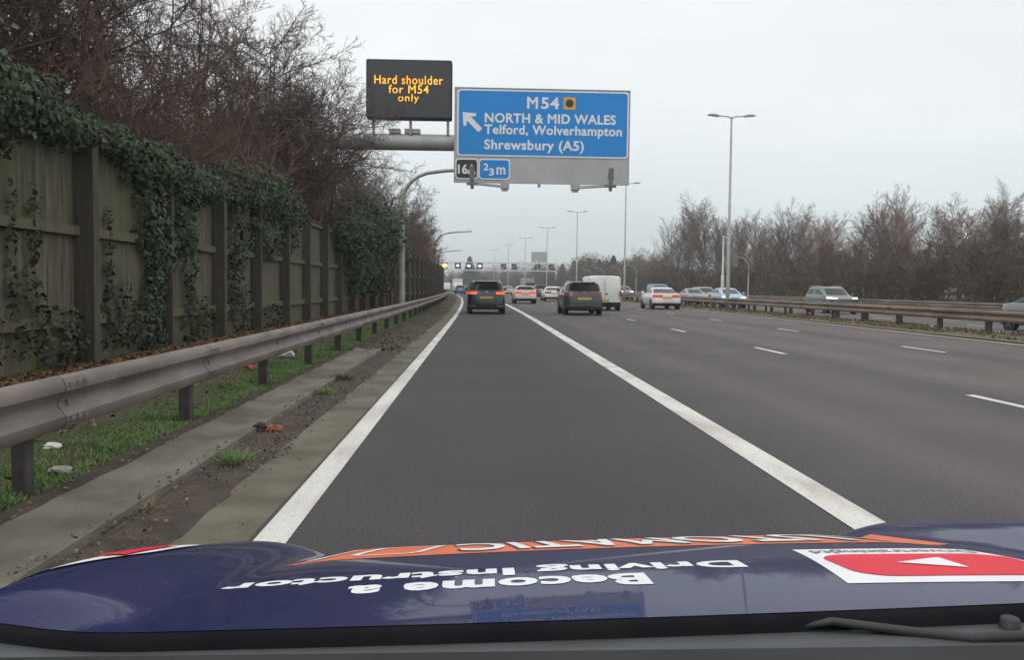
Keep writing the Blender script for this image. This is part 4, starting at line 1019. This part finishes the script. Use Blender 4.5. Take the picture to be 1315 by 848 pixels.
car('white van just ahead of the bright blue hatchback', .3, 186, WHITE, 'van', 5.2, 1.95, 2.1, group=TG, coat=.3)
car('white van farthest along the lane beside the fence end', -.6, 228, WHITE, 'van', 5.2, 1.95, 2.2, group=TG, coat=.3)
car('small dark red car far ahead beside the blue hatchback', 3.9, 208, (.16, .03, .03), 'hatch', 4.1, 1.75, 1.5, group=TG)
def lorry(label, X, Y, cab, box_c, oncoming, group):
    root = empty('box_lorry', (X + shift(Y), Y, gz(X)), (math.pi if oncoming else 0) + head(Y), label=label, cat='lorry', group=group)
    b = MB(); b.box((0, 1.2, 2.25), (2.5, 7.5, 2.7)); b.build('cargo_box', pt(box_c), root)
    b = MB(); b.box((0, 6.2, 1.55), (2.4, 1.9, 2.0)); b.box((0, 6.0, 2.85), (2.3, 1.5, .7), None, .85); b.build('cab', pt(cab), root)
    MB().box((0, 7.17, 2.0), (2.1, .05, .8)).build('windscreen', M['glass'], root)
    MB().box((0, 7.17, .95), (1.6, .06, .5)).build('grille', M['black'], root)
    for s in (-1, 1):
        MB().box((s * .95, 7.19, .85), (.3, .05, .2)).build('headlight', M['head_off'], root)
        MB().box((s * 1.0, -2.58, .85), (.3, .05, .15)).build('tail_lamp', M['red_lens'], root)
        for y in (5.6, -.9, 0.2): MB().lathe_x(s * 1.05, y, .5, [(-.15, .48), (.15, .48)], 16).build('wheel', M['rubber'], root)
    MB().box((0, 2, .75), (.9, 9, .3)).build('chassis', M['dark'], root)
lorry('white lorry far ahead above the white van roof', 4.6, 262, WHITE, WHITE, False, TG)
lorry('grey oncoming lorry far off above the silver saloon', 19.3, 222, (.16, .2, .24), (.3, .33, .34), True, OG)
car('oncoming car with one lamp visible beside the white coupe', 19.3, 166, (.12, .14, .2), 'saloon', 4.5, 1.8, 1.45, True, 'y', OG)
car('oncoming dark car with lit lamps right against the white van', 19.2, 108, (.10, .115, .14), 'suv', 4.4, 1.82, 1.62, True, 'y', OG)
car('oncoming blue people carrier with lit lamps beside the white saloon', 22.0, 101, (.09, .15, .23), 'van', 4.9, 1.9, 1.95, True, 'y', OG, coat=.5)
car('oncoming grey saloon just past the white saloon, lamps off', 19.4, 76, (.14, .155, .155), 'saloon', 4.6, 1.82, 1.45, True, None, OG)
car('oncoming grey SUV set behind the grey saloon', 22.9, 85, (.16, .165, .165), 'suv', 4.6, 1.86, 1.66, True, None, OG)
car('oncoming light blue hatchback with lit lamps at the foot of the tall lamp', 18.75, 63.5, (.26, .40, .50), 'hatch', 4.1, 1.75, 1.47, True, 'y', OG)
car('oncoming grey green SUV with bright lamps, alone in front of the trees', 22.5, 53.5, (.065, .08, .077), 'suv', 4.6, 1.9, 1.68, True, 'y', OG, rails=True, metal=.2)
car('tail of a grey saloon leaving the frame beyond the central barrier', 20.1, 27.6, (.15, .165, .175), 'saloon', 4.7, 1.82, 1.45, True, None, OG)

# ------------------------------------------------------------------ our own car: bonnet, cowl, wiper
CX = .26
BAND_REAR, BAND_FRONT = 1.48, 1.83
BEC = (-.40, -.005, 1.10, 1.172)
DRI = (-.585, .145, 1.192, 1.268)
LABEL = [(.235, 1.075), (.565, 1.075), (.54, 1.36), (.265, 1.36)]
own = empty('driving_school_car', (CX, 0, 0), label='navy blue driving school car bonnet with orange and white lettering', cat='car')
own.rotation_euler.y = R(-1.85)
def navy():
    m, nt, bs = new_mat('navy_car_paint')
    tc = N(nt, 'ShaderNodeTexCoord'); n1 = N(nt, 'ShaderNodeTexNoise'); n1.inputs['Scale'].default_value = 5; n1.inputs['Detail'].default_value = 9; nt.links.new(tc.outputs['Object'], n1.inputs['Vector'])
    n2 = N(nt, 'ShaderNodeTexNoise'); n2.inputs['Scale'].default_value = 160; n2.inputs['Detail'].default_value = 2; nt.links.new(tc.outputs['Object'], n2.inputs['Vector'])
    r2 = ramp(nt, [(.66, (0, 0, 0)), (.74, (1, 1, 1))]); nt.links.new(n2.outputs['Fac'], r2.inputs['Fac'])
    mx = N(nt, 'ShaderNodeMix', data_type='RGBA'); mx.inputs[6].default_value = (.004, .007, .066, 1); mx.inputs[7].default_value = (.05, .05, .09, 1)
    nt.links.new(r2.outputs['Color'], mx.inputs[0]); nt.links.new(mx.outputs[2], bs.inputs['Base Color'])
    r1 = ramp(nt, [(.3, (.012, .012, .012)), (.75, (.05, .05, .05))]); nt.links.new(n1.outputs['Fac'], r1.inputs['Fac'])
    bs.inputs['Roughness'].default_value = .5; bs.inputs['Specular IOR Level'].default_value = .15
    bs.inputs['Coat Weight'].default_value = .5; bs.inputs['Coat IOR'].default_value = 1.42; nt.links.new(r1.outputs['Color'], bs.inputs['Coat Roughness'])
    return m
NAVY = navy()
M['seal'] = mat('rubber_seal_black', (.010, .010, .013), (.014, .014, .017), scale=9, rough=.95, spec=.1)
def sstep(a, b, x):
    t = min(1, max(0, (x - a) / (b - a))); return t * t * (3 - 2 * t)
Y0, Y1 = .95, 2.42
def hw(y):
    return .90 - .05 * max(0, y - 1.2) - .55 * max(0, y - 1.98) ** 2
def bz(x, y):
    """Bonnet height at x (from the car's centre line) and y."""
    t = y - .95
    z = .99 - .09 * t - .094 * t * t
    if y > 1.92: z -= 1.0 * (y - 1.92) ** 2
    w = hw(y); a = abs(x) / w * .9
    s = sstep(1.15, 1.85, y)
    z -= .013 * s * math.exp(-((a - .575) / .06) ** 2)
    z -= .019 * s * (1 - sstep(.55, .78, a))
    z += .009 * s * sstep(.58, .74, a)
    z += .042 * sstep(.60, .80, a) * (1 - s) * sstep(.985, 1.11, y)
    z -= .008 * (x / .5) ** 2 * (1 if abs(x) < .5 else 1) * (1 - .5 * s)
    if a > .82: z -= .09 * ((a - .82) / .08) ** 2
    return z
def yrear(x): return .95 + .05 * (x / .6) ** 2
rows = []
for i in range(121):
    v = i / 120; row = []
    for j in range(193):
        u = -1 + 2 * j / 192
        yb = Y0 + (Y1 - Y0) * v; x = u * hw(yb)
        y0 = yrear(x); y = y0 + (Y1 - y0) * v
        row.append((x, y, bz(x, y)))
    # skirts down the wings
    l, r_ = row[0], row[-1]
    row = [(l[0] - .015, l[1], l[2] - d) for d in (.66, .42, .2, .06)] + row + [(r_[0] + .015, r_[1], r_[2] - d) for d in (.06, .2, .42, .66)]
    rows.append(row)
last = rows[-1]
rows.append([(x, y + .06, z - .12) for x, y, z in last]); rows.append([(x * .99, y + .09, z - .3) for x, y, z in last])
bon = MB().grid(rows).build('bonnet', NAVY, own, smooth=True)
lip = MB().grid([[(x, yrear(x) + dy, bz(x, yrear(x)) + dz) for x in np.linspace(-.895, .895, 60)] for dy, dz in ((.001, -.001), (-.005, -.003), (-.010, -.009), (-.014, -.02))])
lip.build('rubber_seal', M['seal'], own, smooth=True)
M['cowl'] = mat('cowl_plastic', (.075, .083, .088), (.055, .06, .065), scale=9, rough=.65, bump=.1, bscale=120)
cw = MB().grid([[(x, yrear(x) + dy, bz(x, yrear(x)) + dz) for x in np.linspace(-.9, .9, 50)] for dy, dz in ((-.008, -.03), (-.013, -.0175), (-.04, -.017), (-.06, -.021), (-.075, -.019), (-.12, -.018), (-.22, .01))])
cw.build('cowl_panel', M['cowl'], own, smooth=True)
wp = MB()
wp.tube([(.125, .945, .974), (.16, .94, .982), (.235, .925, .974), (.30, .915, .967), (.40, .92, .966), (.62, .94, .972)], [.003, .005, .006, .007, .008, .008], 8)
wp.build('wiper_arm', M['black'], own, smooth=True)
MB().tube([(.36, .945, .94), (.36, .94, .978)], [.014, .010], 10).build('wiper_pivot', M['black'], own, smooth=True)
dsh = MB(); dsh.box((0, 0, 0), (1.5, .5, .05)); dsh.box((0, -.12, -.2), (1.5, .22, .36)); d_ = dsh.build('dashboard', M['dark'], own)
d_.location = (-.03, .38, 1.063); d_.rotation_euler.y = R(1.4)
# stickers lie 1.5 mm above the paint
def on_bonnet(mb, P, Fc, lift=.0007):
    bm = bmesh.new(); vv = [bm.verts.new((x, y, 0)) for x, y in P]
    for f in Fc:
        try: bm.faces.new([vv[i] for i in f])
        except ValueError: pass
    for _ in range(3):
        long = [e for e in bm.edges if e.calc_length() > .012]
        if long: bmesh.ops.subdivide_edges(bm, edges=long, cuts=1)
        bmesh.ops.triangulate(bm, faces=bm.faces)
    bm.verts.index_update()
    mb.add([(v.co.x, v.co.y, bz(v.co.x, v.co.y) + lift) for v in bm.verts], [tuple(v.index for v in f.verts) for f in bm.faces]); bm.free(); return mb
def sticker(poly, nx=40, ny=8, lift=.0006):
    """poly: four corners (x,y): rear-left, rear-right, front-right, front-left."""
    a, b, c, d = [Vector((*p, 0)) for p in poly]; rows = []
    for i in range(ny + 1):
        row = []
        for j in range(nx + 1):
            p = a.lerp(b, j / nx).lerp(d.lerp(c, j / nx), i / ny); row.append((p.x, p.y, bz(p.x, p.y) + lift))
        rows.append(row)
    return MB().grid(rows)
M['st_orange'] = mat('orange_vinyl', (.72, .17, .06), (.66, .15, .055), scale=6, rough=.5, spec=.25)
M['st_white'] = mat('white_vinyl', (.80, .82, .83), (.72, .74, .76), scale=6, rough=.5, spec=.25)
M['st_red'] = mat('red_vinyl', (.70, .012, .035), (.64, .01, .03), scale=6, rough=.5, spec=.25)
M['st_grey'] = mat('grey_vinyl_print', (.16, .17, .19), (.14, .15, .17), scale=6, rough=.5)
band = sticker([(-.56, BAND_REAR), (.585, BAND_REAR), (.60, BAND_FRONT), (-.49, BAND_FRONT)], 60, 12).build('orange_band', M['st_orange'], own, smooth=True)
def bonnet_text(s, xl, xr, ytop, ybot, m, parent, bold=.03, sp=1.0, lift=.0007, slant=0):
    """Reads from the front of the car: starts at xr, runs to xl; letter tops at ytop (towards the windscreen)."""
    P, Fc = text_mesh(s, 0, 1, 0, 1, bold, sp)
    Q = [(xr + (xl - xr) * u + slant * v, ybot + (ytop - ybot) * v) for u, v in P]
    return on_bonnet(MB(), Q, Fc, lift).build('lettering', m, parent, fix=False)
bonnet_text('AUTOMATIC', -.285, .525, BAND_REAR + .03, BAND_FRONT - .03, M['sign_black'], band, .03, 1.05, .0016, .02)
bonnet_text('AUTOMATIC', -.28, .53, BAND_REAR + .04, BAND_FRONT - .025, M['st_white'], band, .022, 1.05, .0024, .02)
ol = MB()
def oline(pts, w=.014):
    for (x0, y0), (x1, y1) in zip(pts[:-1], pts[1:]):
        d = Vector((x1 - x0, y1 - y0)).normalized(); n = Vector((-d.y, d.x)) * w / 2
        q = [(x0 + n.x, y0 + n.y), (x0 - n.x, y0 - n.y), (x1 - n.x, y1 - n.y), (x1 + n.x, y1 + n.y)]
        on_bonnet(ol, q, [(0, 1, 2, 3)], .002)
ya, yb = BAND_REAR + .05, BAND_FRONT - .05
oline([(-.305, yb), (-.335, ya + .03), (-.355, ya), (-.43, ya), (-.45, ya + .02), (-.42, yb - .02), (-.39, yb), (-.305, yb)])
oline([(-.475, yb), (-.52, ya)], .022)
ol.build('outline_emblem', M['st_white'], band)
bonnet_text('Become a', *BEC, M['st_white'], own, .04, 1.06)
bonnet_text('Driving Instructor', *DRI, M['st_white'], own, .04, 1.06)
lab = sticker(LABEL, 20, 10).build('white_label', M['st_white'], own, smooth=True)
(lx0, ly0), (lx1, _), _, (_, ly1) = LABEL
rp = rrect(lx0 + .035, lx1 - .02, ly0 + .035, ly1 - .075, .05)
def fan(pts, lift, parent, name, m):
    c = (sum(p[0] for p in pts) / len(pts), sum(p[1] for p in pts) / len(pts)); P = [c] + pts; n = len(pts)
    return on_bonnet(MB(), P, [(0, i + 1, (i + 1) % n + 1) for i in range(n)], lift).build(name, m, parent)
rdp = fan(rp, .0015, lab, 'red_button', M['st_red'])
mx, my = (lx0 + lx1) / 2 + .0, (ly0 + ly1) / 2 - .02
fan([(mx - .045, my), (mx + .035, my + .042), (mx + .035, my - .042)], .0026, rdp, 'play_triangle', M['st_white'])
bonnet_text('Drivertrainingltd', lx0 + .045, lx1 - .035, ly1 - .062, ly1 - .012, M['st_grey'], lab, 0.012, 1.05, .0016)
# learner plate vinyl on the near-side wing
wv = []
for i in range(25):
    y = 1.05 + (1.64 - 1.05) * i / 24; w = hw(y); f_ = i / 24
    a0, a1 = .898, .868 - .105 * sstep(0, .7, f_)
    wv.append([(-a * w / .9, y, bz(-a * w / .9, y) + .0025) for a in np.linspace(a0, a1, 8)])
wl_ = MB().grid(wv).build('wing_vinyl', M['st_white'], own, smooth=True)
wv = []
for i in range(9):
    y = 1.36 + .22 * i / 8; w = hw(y)
    wv.append([(-a * w / .9, y, bz(-a * w / .9, y) + .0045) for a in np.linspace(.825, .778, 6)])
MB().grid(wv).build('red_patch', M['st_red'], wl_, smooth=True)
# lower body, doors and tail (the cabin the camera sits in is left open)
def tub(y):
    t = max(0, -y - 1.9); return .90 - .10 * t * t
rows = []
for y in list(np.linspace(1.02, -2.5, 34)) + [-2.62, -2.66]:
    h = bz(.86, 1.02) - .012 if y > .9 else .985
    w_ = tub(y) - (.06 if y < -2.6 else 0)
    prof = [(w_ - .05, h), (w_ - .008, h - .03), (w_ + .004, h - .25), (w_ - .005, .5), (w_ - .03, .28), (w_ - .12, .22)]
    rows.append([(x, y, z) for x, z in prof] + [(-x, y, z) for x, z in prof[::-1]])
MB().grid(rows).build('body_side', NAVY, own, smooth=True)
tl = MB(); tl.add([rows[-1][k] for k in range(12)], [tuple(range(12))]); tl.build('tail_panel', NAVY, own)
MB().box((0, -.6, .30), (1.6, 3.6, .06)).build('cabin_floor', M['dark'], own)
MB().box((0, .86, .62), (1.66, .04, .62)).build('bulkhead', M['dark'], own)
for sx_ in (-.42, .42):
    st = MB(); st.box((sx_, -.55, .52), (.5, .5, .2)); st.box((sx_, -.86, .82), (.48, .16, .5), Matrix.Rotation(R(14), 3, 'X')); st.build('seat', M['dark'], own)
for s in (-1, 1):
    for ya_, yb_ in ((.82, .80), (-.42, -.44)):
        MB().box((s * (tub(ya_) + .004), ya_, .62), (.012, .012, .62)).build('door_seam', M['black'], own)
    MB().box((s * (tub(-.2) + .012), -.25, .80), (.03, .2, .035)).build('door_handle', NAVY, own)
    rwl = empty('wheel', (s * .80, -1.35, .31)); rwl.parent = own
    MB().lathe_x(0, 0, 0, [(-.1, .22), (-.1, .29), (-.07, .31), (.07, .31), (.105, .29), (.105, .22)] if s > 0 else [(.1, .22), (.1, .29), (.07, .31), (-.07, .31), (-.105, .29), (-.105, .22)], 24).build('tyre', M['rubber'], rwl)
    MB().lathe_x(s * .10, 0, 0, [(0, .22), (s * .02, .2)], 20).build('rim', M['rim'], rwl)
    for ya_ in (-1.35, 1.62):
        MB().lathe_x(s * .90, ya_, .31, [(-.08 * s, .385), (s * .012, .37)], 28).build('wheel_arch', M['black'], own)
for s in (-1, 1):
    hl = MB(); rr_ = []
    wl = empty('wheel', (s * .81, 1.62, .31)); wl.parent = own
    MB().lathe_x(0, 0, 0, [(-.1, .22), (-.1, .29), (-.07, .31), (.07, .31), (.1, .29), (.1, .22)], 24).build('tyre', M['rubber'], wl)
    MB().lathe_x(s * .10, 0, 0, [(0, .22), (s * .02, .2)], 20).build('rim', M['rim'], wl)
MB().box((0, 2.34, .42), (1.2, .18, .34), None, .97).build('bumper', NAVY, own)

# ------------------------------------------------------------------ sky, sun, air, camera
w = bpy.data.worlds.new('World'); SC.world = w; w.use_nodes = True
nt = w.node_tree; bg = nt.nodes['Background']
sky = N(nt, 'ShaderNodeTexSky', sky_type='NISHITA'); sky.sun_disc = False; sky.sun_elevation = R(48); sky.sun_rotation = R(215); sky.dust_density = 3
tc = N(nt, 'ShaderNodeTexCoord'); sp = N(nt, 'ShaderNodeSeparateXYZ'); nt.links.new(tc.outputs['Generated'], sp.inputs[0])
r = ramp(nt, [(0, (.72, .82, .85)), (.06, (.79, .88, .905)), (.16, (.95, .995, 1.01)), (.32, (1.03, 1.045, 1.055)), (.62, (1.25, 1.25, 1.24)), (1, (1.4, 1.39, 1.37))])
nt.links.new(sp.outputs['Z'], r.inputs['Fac'])
mpw = N(nt, 'ShaderNodeMapping'); mpw.inputs['Scale'].default_value = (1.3, 1.3, 3.5); nt.links.new(tc.outputs['Generated'], mpw.inputs['Vector'])
cl = N(nt, 'ShaderNodeTexNoise'); cl.inputs['Scale'].default_value = 1.6; cl.inputs['Detail'].default_value = 5; nt.links.new(mpw.outputs['Vector'], cl.inputs['Vector'])
cr = ramp(nt, [(.3, (9.1, 9.2, 9.3)), (.7, (10.6, 10.6, 10.55))]); nt.links.new(cl.outputs['Fac'], cr.inputs['Fac'])
mu = N(nt, 'ShaderNodeMix', data_type='RGBA', blend_type='MULTIPLY'); mu.inputs[0].default_value = 1
nt.links.new(r.outputs['Color'], mu.inputs[6]); nt.links.new(cr.outputs['Color'], mu.inputs[7])
mx_ = N(nt, 'ShaderNodeMix', data_type='RGBA'); mx_.inputs[0].default_value = .93
nt.links.new(sky.outputs['Color'], mx_.inputs[6]); nt.links.new(mu.outputs[2], mx_.inputs[7])
nt.links.new(mx_.outputs[2], bg.inputs['Color']); bg.inputs['Strength'].default_value = .1
sl = bpy.data.lights.new('sun', 'SUN'); sl.energy = .6; sl.angle = R(35); sl.color = (1, .98, .95)
so = bpy.data.objects.new('sun', sl); COL.objects.link(so); so.rotation_euler = (R(42), 0, R(-35))

HAZE = .00065
if HAZE:
    hm = bpy.data.materials.new('haze_air'); hm.use_nodes = True; hn = hm.node_tree; hn.nodes.clear()
    ho = hn.nodes.new('ShaderNodeOutputMaterial'); hv = hn.nodes.new('ShaderNodeVolumePrincipled')
    hv.inputs['Color'].default_value = (.93, .96, .98, 1); hv.inputs['Density'].default_value = HAZE; hv.inputs['Anisotropy'].default_value = .2
    hn.links.new(hv.outputs[0], ho.inputs['Volume'])
    hz = MB(); hz.box((0, 1200, 20.5), (3300, 2800, 44)); tag(hz.build('haze', hm), kind='stuff')

cd = bpy.data.cameras.new('camera'); cam = bpy.data.objects.new('camera', cd); COL.objects.link(cam); SC.camera = cam
cd.sensor_width = 36; cd.lens = 36 * F_PX / 1315; cd.clip_start = .02; cd.clip_end = 5000
roll = R(.6)
u, v = 617 - 657.5, 424 - 368
u2, v2 = u * math.cos(roll) - v * math.sin(roll), u * math.sin(roll) + v * math.cos(roll)
yaw = math.atan2(-u2, F_PX); pitch = math.atan2(v2, math.hypot(F_PX, u2))
cam.matrix_world = Matrix.Translation((0, 0, CAM_H)) @ Matrix.Rotation(-yaw, 4, 'Z') @ Matrix.Rotation(R(90) - pitch, 4, 'X') @ Matrix.Rotation(roll, 4, 'Z')
vs_ = SC.view_settings; vs_.view_transform = 'Standard'; vs_.look = 'None'; vs_.exposure = 0; vs_.gamma = 1; vs_.use_curve_mapping = False
SC.render.engine = 'CYCLES'
cy = SC.cycles; cy.max_bounces = 6; cy.diffuse_bounces = 3; cy.glossy_bounces = 3; cy.transmission_bounces = 3; cy.volume_bounces = 0; cy.transparent_max_bounces = 4
cy.use_denoising = True; cy.use_adaptive_sampling = False
cy.caustics_reflective = False; cy.caustics_refractive = False
